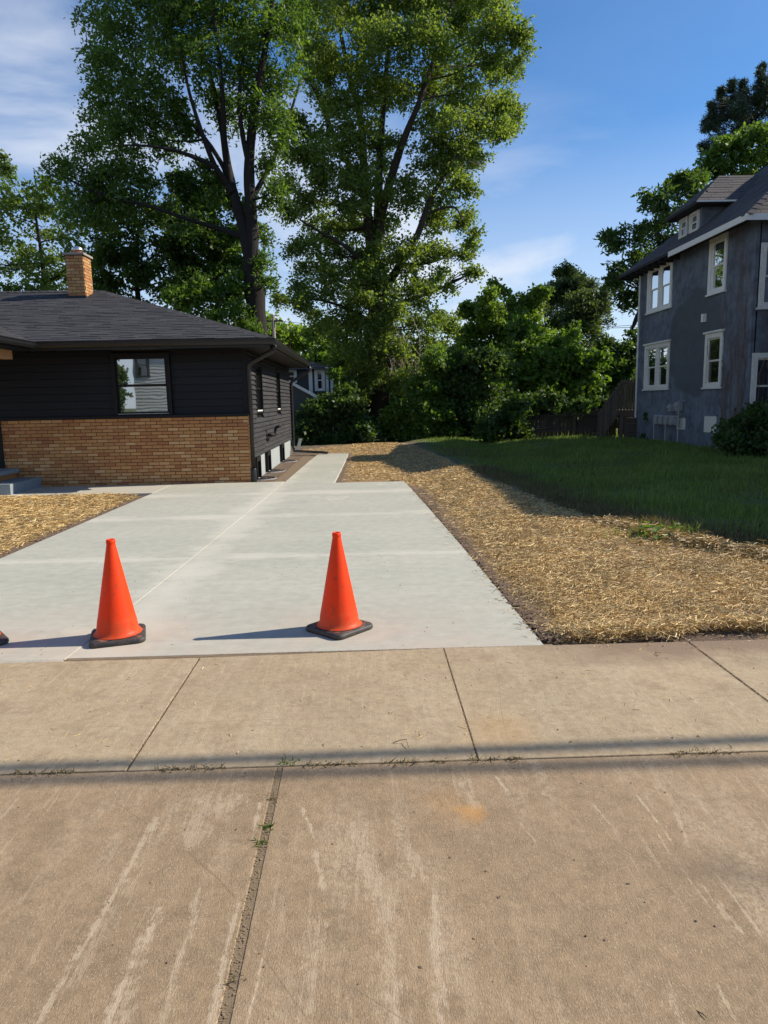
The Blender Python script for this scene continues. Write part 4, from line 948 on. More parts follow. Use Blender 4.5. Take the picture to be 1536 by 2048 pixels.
for i in range(9):
    y = 22.2+i*0.48; MB().box((EX+0.02, y, GE-0.14), (GXW-0.002, y+0.05, GE-0.012)).build('rafter_tail', M_under, gh)
# dormer with hipped roof and two small windows
DX = 9.85; DY0, DY1 = 21.45, 22.98; DZ = 7.05
dz0 = GE+(DX-EX)*0.8
dm = MB().box((DX, DY0, dz0-0.15), (12.6, DY1, DZ)).build('dormer', M_stucco, gh)
ov = 0.35; a0, a1 = 21.0, 23.25; rz = DZ+0.97; rx = DX+0.78
drf = MB().add([(DX-ov, a0, DZ), (DX-ov, a1, DZ), (rx, (a0+a1)/2, rz), (13.5, (a0+a1)/2, rz), (13.0, a0, DZ), (13.0, a1, DZ),
    (DX-ov, a0, DZ-.06), (DX-ov, a1, DZ-.06), (13.0, a0, DZ-.06), (13.0, a1, DZ-.06)], [(0, 2, 1), (0, 4, 3, 2), (1, 2, 3, 5), (0, 1, 7, 6), (0, 6, 8, 4), (1, 5, 9, 7), (6, 7, 9, 8)]).build('dormer_roof', M_under, dm)
hw = (a1-a0)/2; ld = sqrt(hw**2+(rz-DZ)**2)
shingle_face('shingles', (DX-ov, a0, DZ+0.012), (1, 0, 0), (0, hw, rz-DZ), lambda s: (s/ld*(rx-DX+ov), 13.0-DX+ov), ld, M_shing2, drf, 0.15, 0.5)
lq = sqrt((rx-DX+ov)**2+(rz-DZ)**2)
shingle_face('shingles', (DX-ov, a0, DZ+0.012), (0, 1, 0), (rx-DX+ov, 0, rz-DZ), lambda s: (s/lq*hw, a1-a0-s/lq*hw), lq, M_shing2, drf, 0.15, 0.5)
MB().box((DX-ov-0.02, a0-0.02, DZ-0.035), (12.0, a0-0.001, DZ+0.01)).build('dormer_fascia', M_white, dm)
for y in (21.53, 22.25):
    window(dm, (DX-0.002, y+0.60, DZ-0.66), (0, -1, 0), 0.56, 0.56, (-1, 0, 0), 0.07, -0.03, M_whiteold, M_glassD, proud=0.06, name='dormer_window')
# unseen front wing and porch right of the frame, shaped to shade the yard
MB().box((11.2, 10.6, -0.2), (18, GF-0.01, 6.35)).build('front_wing', M_stucco, gh)
MB().add([(10.9, 10.3, 6.37), (18.3, 10.3, 6.37), (18.3, GF-0.45, 6.37), (10.9, GF-0.45, 6.37), (14.6, 13, 8.9), (14.6, GF-0.45, 8.9)], [(0, 1, 4), (1, 2, 5, 4), (3, 0, 4, 5), (2, 3, 5), (0, 3, 2, 1)]).build('wing_roof', M_shing2, gh)
MB().box((9.6, 7.9, 3.6), (17.5, 10.58, 3.75)).box((9.7, 8, 3.752), (17.5, 10.58, 4.3)).box((9.75, 8.1, -.1), (9.95, 8.3, 3.6)).box((13, 8.1, -.1), (13.2, 8.3, 3.6)).box((17, 8.1, -.1), (17.2, 8.3, 3.6)).box((9.9, 8.0, -.1), (17.5, 10.58, .6)).build('front_porch', M_stucco, gh)
# dead vines climbing the wall
mb = MB()
for i in range(26):
    y = rnd.uniform(17.95, 19.3); z = 0.2; pts = []; x = GXW-0.02
    dy = rnd.uniform(-.06, .06)
    for k in range(rnd.randint(8, 22)):
        pts.append((x, min(max(y, 17.93+0.3*abs(sin(y*40))), 20.2), z)); y += dy+rnd.uniform(-.09, .09); z += rnd.uniform(.14, .26)
    mb.tube(pts, 0.006, 3, False)
for i in range(8):
    xx, z, pts = rnd.uniform(9.65, 10.9), 0.2, []
    for k in range(rnd.randint(8, 22)): pts.append((xx, GF-0.02, z)); xx += rnd.uniform(-.09, .09); z += rnd.uniform(.14, .26)
    mb.tube(pts, 0.006, 3, False)
tag(mb.build('dead_vine', simple('dry_vine', (.16, .12, .10), .9)), 'bare brown vine stems climbing the stucco wall at its front corner', 'vine')
# satellite dish
p = atX(1262, 640, 9.62); 
sd_ = empty('satellite_dish', (9.45, GB+0.3, 4.2), 'grey satellite dish seen edge-on at the rear corner of the stucco house', 'satellite dish')
dv = MB(); n = 20; c = Vector((9.66, 25.85, 4.28)); nn = Vector((-0.80, 0.45, 0.3)).normalized(); a = nn.orthogonal().normalized(); b = nn.cross(a)
vs = [c-nn*0.07]; 
for rr, dp in ((0.2, -0.045), (0.36, 0.0), (0.36, 0.012), (0.2, -0.033)):
    vs += [c+a*cos(2*pi*k/n)*rr+b*sin(2*pi*k/n)*rr+nn*dp for k in range(n)]
vs.append(c-nn*0.058); fs = [(0, 1+(k+1) % n, 1+k) for k in range(n)]
for j in range(3): fs += [(1+j*n+k, 1+j*n+(k+1) % n, 1+(j+1)*n+(k+1) % n, 1+(j+1)*n+k) for k in range(n)]
fs += [(len(vs)-1, 1+3*n+k, 1+3*n+(k+1) % n) for k in range(n)]
dv.add(vs, fs).build('reflector', M_under, sd_, True)
MB().tube([c-nn*0.06, c-nn*0.2, (9.62, 25.37, 4.1)], 0.02, 6).tube([c-nn*0.2, (9.40, 25.6, 4.62)], 0.018, 6).build('mount_arm', M_metalg, sd_)

# gas meters on a pipe rack
gm = empty('gas_meter_rack', (9.3, 23.2, 0), 'rack of gas meters on pipes against the stucco wall base', 'gas meters')
ya, yb_ = atX(1356, 850, 9.4).y, atX(1308, 850, 9.4).y
mb = MB()
for z in (0.72, 0.98): mb.tube([(9.40, ya, z), (9.40, yb_, z)], 0.022, 6)
for y in np.linspace(ya, yb_, 3): mb.tube([(9.40, y, -0.05), (9.40, y, 0.98)], 0.022, 6)
mb.tube([(9.40, ya, 0.98), (9.40, ya, 1.45), (9.58, ya, 1.45)], 0.02, 6)
mb.build('pipe_frame', M_metalg, gm)
for k in range(4):
    y = ya+(yb_-ya)*(0.16+0.22*k); m_ = MB().box((9.28, y-0.10, 0.74), (9.46, y+0.10, 0.95)).lathe([(0.0, 0.30), (0.06, 0.28), (0.07, 0.20)], 10, (9.36, y, 0.70)).build('meter', M_metalg, gm)
for y, z, s in ((ya+0.25, 1.28, 0.19), (ya+0.75, 1.24, 0.16)):
    MB().box((9.42, y-s/2, z-s*.7), (9.59, y+s/2, z+s*.7)).lathe([(0.09, 0), (0.09, 0.06)], 12, (9.44, y, z)).build('electric_meter', M_metalg, gm)

# deck and stair behind the house corner
dk = empty('wooden_deck', (9.0, 26.5, 0), 'weathered wooden deck with slatted rail and stair behind the stucco house', 'deck')
DZt = 1.12; DYf = 25.6; dx0 = atY(1240, 800, DYf).x; dx1 = 10.2
MB().box((dx0, DYf, DZt-0.22), (dx1, 28.3, DZt)).build('platform', M_wood2, dk)
n = int((dx1-dx0)/0.115)
for k in range(n): MB().box((dx0+k*0.115, DYf-0.02, DZt-0.05), (dx0+k*0.115+0.085, DYf-0.001, DZt+1.08)).build('rail_board', M_wood2, dk)
MB().box((dx0, DYf-0.045, DZt+0.92), (dx1, DYf-0.021, DZt+1.0)).build('rail', M_wood2, dk)
for x in (dx0+0.02, dx0+0.35): MB().box((x, DYf-0.02, -0.1), (x+0.12, DYf+0.1, DZt-0.221)).build('post', M_wood2, dk)
sx0 = atY(1205, 860, DYf-0.1).x-0.15; nst = 6
for k in range(nst):
    t = (k+0.5)/nst; x = dx0+(sx0-dx0)*t; z = DZt*(1-t)
    MB().box((x-0.14, DYf+0.02, z-0.05), (x+0.12, DYf+1.0, z)).build('step', M_wood2, dk)
for k in range(9):
    t = (k+0.3)/9; x = dx0+(sx0-dx0)*t; z = DZt*(1-t)
    MB().box((x-0.075, DYf-0.02, max(z-0.15, -0.05)), (x, DYf-0.001, z+1.0)).build('baluster', M_wood2, dk)
MB().obox((dx0, DYf-0.05, DZt+0.92), (sx0-dx0, 0, -DZt), (0, 0.028, 0), (0, 0, 0.09)).build('hand_rail', M_wood2, dk)
MB().box((dx0+0.5, DYf+1.5, 0), (dx1, DYf+1.55, DZt-0.25)).build('under_screen', M_wood, dk)
# stacked boxes (old AC units) under the deck
cx = atY(1262, 860, 25.3).x
for k, (z0, z1, lb) in enumerate(((0.0, 0.34, 'lowest'), (0.345, 0.62, 'middle'), (0.625, 0.86, 'topmost'))):
    r = MB().box((cx-0.17, 25.25-0.02*k, z0), (cx+0.17, 25.55, z1))
    o = r.build('wooden_crate', M_wood2); tag(o, f'{lb} of the three weathered slatted crates beside the deck post', 'crate', 'crates stacked by the deck')
    for j in range(3): MB().box((cx-0.18, 25.222-0.02*k, z0+0.02+j*(z1-z0)/3), (cx+0.18, 25.245-0.02*k, z0+(j+0.75)*(z1-z0)/3)).build('slat', M_wood2, o)

# picket fence
fl, fr = atY(1052, 885, 26.6), atY(1212, 878, 26.6)
fn = empty('picket_fence', ((fl.x+fr.x)/2, 26.6, 0), 'dark weathered wooden picket fence at the back of the lawn', 'fence')
x = fl.x-1.6; k = 0; zt = 0.95
while x < fr.x+0.3:
    w = 0.135; h = zt+0.22*sst(fl.x-1, fl.x+3.0, x)+rnd.uniform(-.03, .03); g0 = float(hgt(x, 26.6))-0.05
    MB().add([(x, 26.58, g0), (x+w, 26.58, g0), (x+w, 26.58, h-0.06), (x+w*.5, 26.58, h), (x, 26.58, h-0.06), (x, 26.60, g0), (x+w, 26.60, g0), (x+w, 26.60, h-0.06), (x+w*.5, 26.60, h), (x, 26.60, h-0.06)],
             [(0,1,2,3,4), (9,8,7,6,5), (0,5,6,1), (1,6,7,2), (2,7,8,3), (3,8,9,4), (4,9,5,0)]).build('picket', M_wood, fn)
    x += w+0.012
for z in (0.35, 0.88): MB().box((fl.x-1.6, 26.53, z), (fr.x+0.3, 26.578, z+0.08)).build('rail', M_wood, fn)
for x in (fl.x-0.2, (fl.x+fr.x)/2+0.2, fr.x+0.1): MB().box((x, 26.44, -0.05), (x+0.1, 26.528, 1.42)).build('post', M_wood2, fn)

# ------------------------------------------------------------------ grey neighbour behind the black house
NY = 31.0
def aN(px, py): return atY(px, py, NY)
nh = empty('grey_neighbor_house', (-4, 34, 0), 'grey sided house with white corner trim behind the black house', 'house')
lx = aN(585, 800).x-1.5; cx_ = aN(619, 800).x; rx_ = aN(663, 800).x; zt = aN(620, 735).z
MB().box((lx-4, NY, 0), (rx_, NY+7, zt)).build('wall', M_greyside, nh)
z = aN(600, 800).z
while z < zt-0.1: MB().add([(lx-2, NY-0.02, z), (rx_, NY-0.02, z), (rx_, NY-0.004, z+0.14), (lx-2, NY-0.004, z+0.14), (lx-2, NY-0.003, z), (rx_, NY-0.003, z)], [(0,1,2,3), (0,4,5,1)]).build('siding_board', M_greyside, nh); z += 0.145
MB().box((cx_, NY-0.07, 1.3), (cx_+0.16, NY-0.022, zt)).build('corner_trim', M_white, nh)
q0, q1 = aN(623, 738), aN(645, 782)
window(nh, (q0.x+0.12, NY-0.03, q1.z), (1, 0, 0), q1.x-q0.x, q0.z-q1.z, (0, -1, 0), 0.10, -0.03, M_white, M_glassD, proud=.06)
q0, q1 = aN(583, 738), aN(591, 766)
window(nh, (q0.x-0.4, NY-0.03, q1.z), (1, 0, 0), 0.62, q0.z-q1.z, (0, -1, 0), 0.09, -0.03, M_white, M_glassD, proud=.06)
MB().box((rx_-0.22, NY-0.05, zt-1.3), (rx_-0.1, NY-0.022, zt)).box((rx_-0.02, NY-0.05, zt-1.4), (rx_+0.1, NY-0.022, zt)).build('porch_post', M_white, nh)
MB().add([(lx-4, NY-0.4, zt), (rx_+0.25, NY-0.4, zt-0.1), (rx_+0.25, NY+7, zt-0.1), (lx-4, NY+7, zt), (lx-3, NY+3, zt+0.5), (cx_, NY+3, zt+0.4)], [(0, 1, 5, 4), (1, 2, 5), (2, 3, 4, 5), (0, 3, 2, 1), (3, 0, 4)]).build('roof', M_shing2, nh)
g0, g1 = atY(590, 767, NY-1.5), atY(640, 797, NY-1.5)
MB().add([(g0.x-3, NY-1.5, 0), (g1.x, NY-1.5, 0), (g1.x, NY-1.5, g1.z-0.1), (g0.x, NY-1.5, g0.z-0.1), (g0.x-3, NY-1.5, g0.z+.9), (g0.x-3, NY-.08, 0), (g1.x, NY-.08, 0), (g1.x, NY-.08, g1.z-0.1), (g0.x, NY-.08, g0.z-0.1), (g0.x-3, NY-.08, g0.z+.9)],
    [(0,1,2,3,4), (1,6,7,2), (2,7,8,3), (3,8,9,4)]).build('lean_to', simple('dark_green_siding', (0.075, 0.08, 0.07), .8), nh)
MB().obox((g1.x+0.25, NY-1.62, g1.z-0.20), (g0.x-g1.x-0.5, 0, g0.z-g1.z+0.22), (0, 0.12, 0), (0, 0, 0.13)).build('rake_trim', M_white, nh)
MB().box((aN(587, 850).x-0.05, NY-1.56, 0), (aN(587, 850).x+0.1, NY-1.502, aN(590, 815).z)).build('door_trim', M_white, nh)

# leaning board behind downspout
tag(MB().obox((HX+0.10, 23.3, 0.0), (0.10, 0.02, 0), (0, 0.03, 0), (0.12, 0.1, 0.46)).build('leaning_board', M_found), 'short grey board leaning by the rear downspout of the black house', 'board')

# ------------------------------------------------------------------ house across the street (mirrored in the front window)
wh = empty('white_house', (-10, -20, 0), 'white sided house across the street, mirrored in the front window', 'house')
MB().box((-14.65, -26, -0.1), (-3.5, -16, 6.2)).build('wall', M_white, wh)
z = 0.1
while z < 6.1: MB().add([(-14.65, -15.97, z), (-3.5, -15.97, z), (-3.5, -15.995, z+0.19), (-14.65, -15.995, z+0.19), (-14.65, -15.999, z), (-3.5, -15.999, z)], [(3,2,1,0), (1,5,4,0)]).build('siding_board', M_white, wh); z += 0.2
for x, z in ((-14.5, 3.4), (-9, 3.6), (-9, 1.0), (-5.5, 1.0)): window(wh, (x+0.9, -15.96, z), (-1, 0, 0), 0.9, 1.5, (0, 1, 0), 0.1, -0.03, M_greyside, M_glassD)
MB().add([(-15.3, -15.6, 6.2), (-3.1, -15.6, 6.2), (-3.1, -26.4, 6.2), (-15.3, -26.4, 6.2), (-15.3, -21, 9.4), (-3.1, -21, 9.4)], [(0, 1, 5, 4), (2, 3, 4, 5), (0, 4, 3), (1, 2, 5), (0, 3, 2, 1)]).build('roof', M_shing2, wh)

# ------------------------------------------------------------------ vegetation
def unit(v): return v/np.maximum(np.linalg.norm(v, axis=1, keepdims=True), 1e-9)
def leafcloud(puffs, per, k, L_, Wd, gap, droop, mt, name, parent, up_bias=0.6, zs=0.65):
    """puffs (n,4) centres+radius; each puff gets sprays of k leaves"""
    n = len(puffs); ns = max(1, int(per/k)); P = np.repeat(puffs, ns, 0); m = len(P)
    d = unit(rs.randn(m, 3)); rr = rs.rand(m, 1)**0.45
    c = P[:, :3]+d*rr*P[:, 3:4]*np.array([1, 1, zs])
    dr = unit(d*np.array([1, 1, .5])+rs.randn(m, 3)*0.5-np.array([0, 0, droop]))
    c = np.repeat(c, k, 0); dr = np.repeat(dr, k, 0); i = np.tile(np.arange(k), m)[:, None]
    pos = c+dr*gap*i-np.array([0, 0, 1.0])*droop*0.35*gap*(i**2)/k+rs.randn(m*k, 3)*gap*0.45
    M_ = m*k
    nr = unit(rs.randn(M_, 3)+np.array([0, 0, up_bias])); t = unit(np.cross(nr, rs.randn(M_, 3))); b = np.cross(nr, t)
    s = (0.65+rs.rand(M_, 1)*0.7); l = t*L_*s; w = b*Wd*s*0.5
    V = np.stack([pos, pos+l*0.42+w, pos+l, pos+l*0.42-w], 1).reshape(-1, 3)
    return npmesh(name, V, np.arange(4*M_).reshape(-1, 4), mt, parent)
def make_puffs(clumps, npf, pr=(0.28, 0.42), shell=0.35):
    out = []
    for (c, R) in clumps:
        R = np.asarray(R, float)*np.ones(3); n = max(4, int(npf*(R.mean())**1.3))
        d = unit(rs.randn(n, 3)); rr = shell+(1-shell)*rs.rand(n, 1)**0.6
        p = np.asarray(c)+d*rr*R*0.95; r = R.mean()*(pr[0]+rs.rand(n, 1)*(pr[1]-pr[0]))
        out.append(np.hstack([p, r]))
    return np.vstack(out)
def curve(a, b, n=6, sag=0.12, j=0.05):
    a, b = np.asarray(a, float), np.asarray(b, float); L_ = np.linalg.norm(b-a); pts = []
    off = rs.randn(3)*j*L_
    for i in range(n+1):
        t = i/n; p = a+(b-a)*t; p = p+off*sin(pi*t)+np.array([0, 0, -1])*sag*L_*sin(pi*t); pts.append(tuple(p))
    return pts
def tree(name, label, base, trunks, clumps, mleaf, mbark, group=None, npf=14, per=110, k=6, L_=.15, Wd=.09, gap=.06, droop=.3, cat='tree', r0=0.3, zs=.65, twigs=4, up_bias=.6, pr=(.28, .42)):
    """trunks: list of ([(x,y,z)...],[r...]); clumps: [(centre, radius)]"""
    t = empty(name, base, label, cat, group)
    mb = MB(); nodes = []
    for pts, rad in trunks:
        # smooth subdivision of the path
        P = [Vector(p) for p in pts]; q = []; rr = []
        for i in range(len(P)-1):
            for s in range(4):
                u = s/4; p0 = P[max(i-1, 0)]; p1 = P[i]; p2 = P[i+1]; p3 = P[min(i+2, len(P)-1)]
                q.append(0.5*((2*p1)+(p2-p0)*u+(2*p0-5*p1+4*p2-p3)*u*u+(3*p1-p0-3*p2+p3)*u**3)); rr.append(rad[i]*(1-u)+rad[i+1]*u)
        q.append(P[-1]); rr.append(rad[-1])
        mb.tube(q, [r_*rnd.uniform(.94, 1.06) for r_ in rr], 9)
        nodes += [(np.array(a), b) for a, b in zip(q, rr)]
    ob = mb.build('trunk', mbark, t, True)
    pf = make_puffs(clumps, npf, pr)
    bb = MB(); NA = np.array([a for a, b in nodes]); NR = np.array([b for a, b in nodes])
    zmin = NA[:, 2].min()+0.25*(NA[:, 2].max()-NA[:, 2].min())
    ok = NA[:, 2] > zmin
    for c, R in clumps:
        c = np.asarray(c, float); R = float(np.mean(R)); dz = c[2]-NA[:, 2]; dd_ = np.linalg.norm(NA-c, axis=1)
        cost = dd_+np.where(dz < 0.25*dd_, (0.25*dd_-dz)*1.5, 0)+np.where(ok, 0, 50)
        i = int(np.argmin(cost)); rb = min(NR[i]*0.5, 0.03+0.018*dd_[i])
        path = curve(NA[i], c, 6, 0.06, 0.07); bb.tube(path, [rb*(1-0.75*j/6) for j in range(7)], 5)
        for _ in range(twigs):
            q = c+unit(rs.randn(1, 3))[0]*R*0.85; bb.tube(curve(path[4], q, 3, -0.03, 0.1), [rb*0.32, rb*0.25, rb*0.16, rb*0.08], 3, False)
    tag(bb.build('branches', mbark, t), kind='stuff')
    tag(leafcloud(pf, per, k, L_, Wd, gap, droop, mleaf, 'crown', t, up_bias, zs), kind='stuff')
    return t
def cl(lst, Y, dy=1.0, f=1.0):
    out = []
    for px, py, r in lst:
        y = Y+rnd.uniform(-dy, dy); p = atY(px, py, y); out.append(((p.x, p.y, p.z), r*f*y/F))
    return out
def path(lst, Y, dy=None):
    out = []
    for i, q in enumerate(lst):
        yy = Y+(q[2] if len(q) > 2 else 0); out.append(tuple(atY(q[0], q[1], yy)))
    return out
# --- walnut-like tree with many ascending limbs, behind the black house
YA = 26.5
tb = atY(512, 640, YA); A0 = (tb.x+0.05, YA, -0.1)
trA = [([A0]+path([(512, 620), (508, 560), (503, 520)], YA), [0.46, 0.36, 0.37, 0.34]),
       (path([(503, 540), (487, 460), (468, 390, .2), (455, 330, .4), (443, 250, .5), (425, 170, .7), (400, 80, 1), (385, -10, 1.2)], YA), [.22, .20, .17, .14, .11, .085, .06, .03]),
       (path([(505, 540), (503, 440), (498, 350), (503, 270), (515, 180, -.3), (530, 100, -.6), (545, 0, -.8), (550, -80, -1)], YA), [.26, .22, .19, .16, .13, .10, .07, .03]),
       (path([(478, 430), (462, 370, .3), (450, 300), (446, 220, -.5), (440, 130, -.8), (430, 50, -1), (425, -40, -1)], YA), [.13, .13, .11, .09, .07, .05, .03]),
       (path([(465, 385), (440, 350), (420, 310, -.4), (395, 240, -.8), (375, 170, -1), (362, 90, -1.3)], YA), [.12, .10, .09, .07, .05, .03]),
       (path([(455, 370), (430, 335, -.3), (390, 315, -.6), (345, 300, -1), (300, 292, -1.3), (240, 290, -1.5)], YA), [.10, .09, .075, .06, .045, .02]),
       (path([(458, 362, .3), (440, 322, .2), (400, 265, .4), (350, 215, .8), (305, 170, 1), (270, 140, 1.2)], YA), [.09, .085, .075, .055, .04, .02]),
       (path([(488, 475), (440, 458, .2), (380, 440, -.2), (290, 410, -.5), (230, 398, -.5), (170, 375, -.4), (120, 350, 0)], YA), [.11, .085, .07, .06, .055, .04, .02]),
       (path([(503, 400), (525, 360, .4), (555, 300, .8), (580, 230, 1), (600, 160, 1.2)], YA), [.11, .09, .07, .05, .03]),
       (path([(497, 330), (482, 250, -.3), (480, 170, -.5), (490, 80, -.7)], YA), [.10, .08, .06, .04])]
clA = cl([(230, 40, 62), (300, 30, 62), (380, 40, 60), (450, 50, 60), (530, 60, 58), (200, 110, 34), (255, 120, 58), (330, 110, 55), (410, 120, 48), (480, 120, 50), (560, 150, 42), (215, 185, 34),
          (260, 200, 38), (305, 185, 40), (345, 205, 28), (205, 230, 36), (245, 265, 42), (185, 300, 34), (225, 320, 42), (290, 250, 34), (320, 275, 30), (262, 330, 34), (385, 250, 22), (350, 240, 24), (120, 338, 34), (170, 345, 32), (165, 395, 38),
          (215, 380, 38), (260, 390, 32), (205, 425, 34), (300, 380, 22), (150, 425, 24), (540, 210, 36), (560, 265, 34), (530, 330, 20), (470, 230, 30), (430, 195, 30), (500, 190, 30), (540, 400, 22), (555, 370, 18), (520, 470, 20), (525, 520, 14), (535, 555, 10), (395, 425, 16), (340, 405, 18), (370, 455, 15), (300, 430, 24), (425, 380, 14), (405, 330, 14),
          (280, -50, 85), (400, -60, 90), (520, -50, 85), (330, -150, 80), (460, -170, 90), (560, -140, 60), (590, 40, 40)], YA, 1.3)
tree('walnut_tree', 'tall multi-limbed tree with feathery leaves rising behind the black house', (A0[0], YA, 0), trA, clA, M_lfA, M_bark, pr=(.28, .46), npf=19, per=125, k=9, L_=.15, Wd=.062, gap=.055, droop=.6, twigs=5)
# --- big maple with ivy-draped trunk at the back of the straw
YM = 33.0
tm = atY(758, 850, YM); M0 = (tm.x, YM, -0.1)
trM = [([M0]+path([(760, 780), (757, 700), (752, 620), (748, 560), (742, 500)], YM), [.50, .40, .38, .36, .33, .30]),
       (path([(745, 520), (735, 430), (728, 340, .5), (722, 250, 1), (700, 160, 1), (680, 60, 1), (660, -60, 1)], YM), [.26, .22, .19, .15, .11, .08, .04]),
       (path([(748, 520), (765, 420, -.3), (790, 330, -.6), (815, 260, -.8), (840, 200, -1), (870, 110, -1), (905, 0, -1)], YM), [.24, .20, .17, .14, .11, .08, .04]),
       (path([(750, 500), (757, 400), (760, 300), (768, 200), (775, 100), (780, -60)], YM), [.22, .18, .15, .12, .08, .04]),
       (path([(755, 600), (800, 530, -1), (835, 470, -1.3), (860, 400, -1.5), (900, 330, -1.8), (935, 250, -2)], YM), [.20, .17, .14, .11, .08, .04]),
       (path([(850, 430, -1.4), (880, 418, -1.5), (910, 415, -1.6), (925, 440, -1.7)], YM), [.07, .06, .045, .02]),
       (path([(728, 370, .4), (680, 300, .6), (640, 200, .8), (610, 110, 1), (590, 20, 1)], YM), [.15, .12, .09, .07, .04]),
       (path([(750, 560), (700, 500, -1), (650, 470, -1.5), (600, 440, -2)], YM), [.12, .09, .06, .03]),
       (path([(755, 650), (700, 620, -1), (640, 600, -1.6), (570, 600, -2)], YM), [.10, .08, .05, .02])]
clM = cl([(640, 20, 58), (720, 10, 62), (800, 10, 62), (880, 20, 60), (950, 25, 52), (1010, 40, 44), (1045, 90, 26), (625, 105, 42), (690, 95, 55), (765, 100, 60), (845, 100, 60), (915, 100, 52), (975, 100, 40), (1015, 130, 30),
          (655, 180, 42), (720, 190, 50), (785, 185, 42), (870, 180, 45), (930, 185, 48), (985, 185, 34), (1020, 235, 26), (1005, 270, 26), (600, 255, 30), (655, 250, 45), (715, 265, 42), (860, 250, 30), (910, 255, 45), (965, 245, 40), (990, 210, 24),
          (590, 315, 30), (645, 320, 42), (700, 335, 38), (770, 300, 36), (860, 310, 38), (910, 315, 40), (955, 310, 26), (575, 375, 24), (630, 385, 38), (690, 400, 42), (750, 370, 34), (800, 380, 40), (880, 370, 40), (935, 370, 26),
          (590, 420, 24), (650, 440, 38), (700, 450, 42), (770, 460, 34), (870, 445, 32), (925, 430, 26), (950, 480, 16), (600, 490, 26), (650, 500, 40), (700, 510, 44), (755, 520, 36), (815, 510, 34), (870, 510, 30), (925, 500, 20), (945, 545, 12),
          (600, 560, 32), (560, 600, 14), (600, 610, 24), (650, 570, 42), (710, 580, 46), (770, 590, 40), (830, 570, 38), (880, 560, 26), (640, 640, 32), (690, 650, 42), (735, 660, 44), (790, 660, 46), (845, 640, 42), (890, 640, 26),
          (690, 720, 34), (740, 730, 30), (800, 730, 46), (850, 720, 42), (885, 700, 30), (720, 780, 24), (820, 790, 42), (860, 780, 36),
          (680, -70, 85), (790, -80, 95), (900, -70, 85), (980, -40, 50), (740, -180, 90), (850, -180, 85), (600, -40, 45)], YM, 2.2)
clM += cl([(750, 700, 26), (765, 645, 26), (742, 600, 24), (785, 705, 28), (722, 695, 26), (770, 560, 22), (735, 545, 20), (760, 750, 22), (805, 760, 26), (725, 745, 20), (780, 615, 24), (700, 780, 20), (745, 655, 22)], YM-2.2, .6)
tree('maple_tree', 'largest tree, broad bright green maple with ivy-draped trunk beyond the straw', (M0[0], YM, 0), trM, clM, M_lfM, M_bark2, npf=15, per=185, k=6, L_=.125, Wd=.088, gap=.08, droop=.25, twigs=7, pr=(.25, .42))
# ivy/dead stems hanging on the maple trunk
mb = MB()
for i in range(26):
    a = atY(rnd.uniform(745, 830), rnd.uniform(600, 720), YM-1.5); b = atY(rnd.uniform(770, 870), rnd.uniform(760, 800), YM-2.2)
    mb.tube(curve(a, b, 6, 0.05, 0.12), rnd.uniform(0.01, 0.025), 3, False)
tag(mb.build('hanging_vine', simple('grey_vine', (.20, .16, .12), .9)), 'tangle of bare grey vine stems hanging from the maple trunk', 'vine')

def auto(name, label, Y, lst, mleaf, mbark=M_bark, group=None, dy=1.2, base=None, r=.2, **k):
    c = cl(lst, Y, dy); bx = np.mean([q[0][0] for q in c]) if base is None else atY(base, 800, Y).x
    zt = np.percentile([q[0][2] for q in c], 75)
    zm = min(q[0][2] for q in c)
    tr = [([(bx, Y, -0.1), (bx+rnd.uniform(-.2, .2), Y, zt*0.35), (bx+rnd.uniform(-.4, .4), Y, zt*0.7), (bx+rnd.uniform(-.5, .5), Y, zt)], [r, r*.8, r*.55, r*.2])]
    return tree(name, label, (bx, Y, 0), tr, c, mleaf, mbark, group, **k)
TB = 'trees beyond the yard'
auto('broadleaf_tree', 'pale green airy tree at the far left above the roof ridge', 35, [(20, 385, 45), (70, 380, 40), (115, 400, 34), (-30, 400, 60), (30, 450, 48), (90, 450, 42), (135, 470, 30), (10, 520, 50), (70, 520, 45), (125, 540, 38), (40, 570, 40), (100, 590, 34), (60, 600, 34), (20, 600, 34), (150, 510, 28), (-40, 500, 70), (3, 325, 14), (150, 575, 25), (170, 540, 25)], M_lfG2, group=TB, npf=9, per=95, L_=.17, Wd=.11)
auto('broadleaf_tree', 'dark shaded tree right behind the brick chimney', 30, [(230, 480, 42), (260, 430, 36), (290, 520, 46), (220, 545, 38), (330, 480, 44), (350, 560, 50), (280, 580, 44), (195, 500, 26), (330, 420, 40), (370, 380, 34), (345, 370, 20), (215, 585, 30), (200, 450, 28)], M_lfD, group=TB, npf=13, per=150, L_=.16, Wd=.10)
auto('broadleaf_tree', 'dense dark tree between chimney and walnut trunk with sunlit top', 30.5, [(400, 440, 46), (440, 390, 40), (420, 360, 22), (450, 470, 44), (400, 530, 52), (460, 545, 42), (380, 590, 46), (430, 500, 40), (475, 420, 26), (375, 500, 38)], M_lfA, group=TB, npf=14, per=170, L_=.16, Wd=.10)
auto('understorey_shrub', 'sunlit leafy shrub just above the roof slope left of the trunk', 26.0, [(400, 580, 28), (440, 600, 34), (470, 570, 30), (480, 630, 26), (430, 640, 30), (370, 600, 24), (345, 590, 18), (500, 660, 20)], M_lfB, cat='shrub', dy=.6, r=.08, npf=26, per=140, L_=.12, Wd=.08)
auto('broadleaf_tree', 'light green distant tree beside the utility pole', 62, [(545, 655, 26), (575, 660, 24), (600, 675, 26), (560, 690, 30), (620, 700, 26), (530, 690, 20)], M_lfL, group=TB, npf=2.6, per=200, L_=.36, Wd=.26, gap=.15, dy=2)
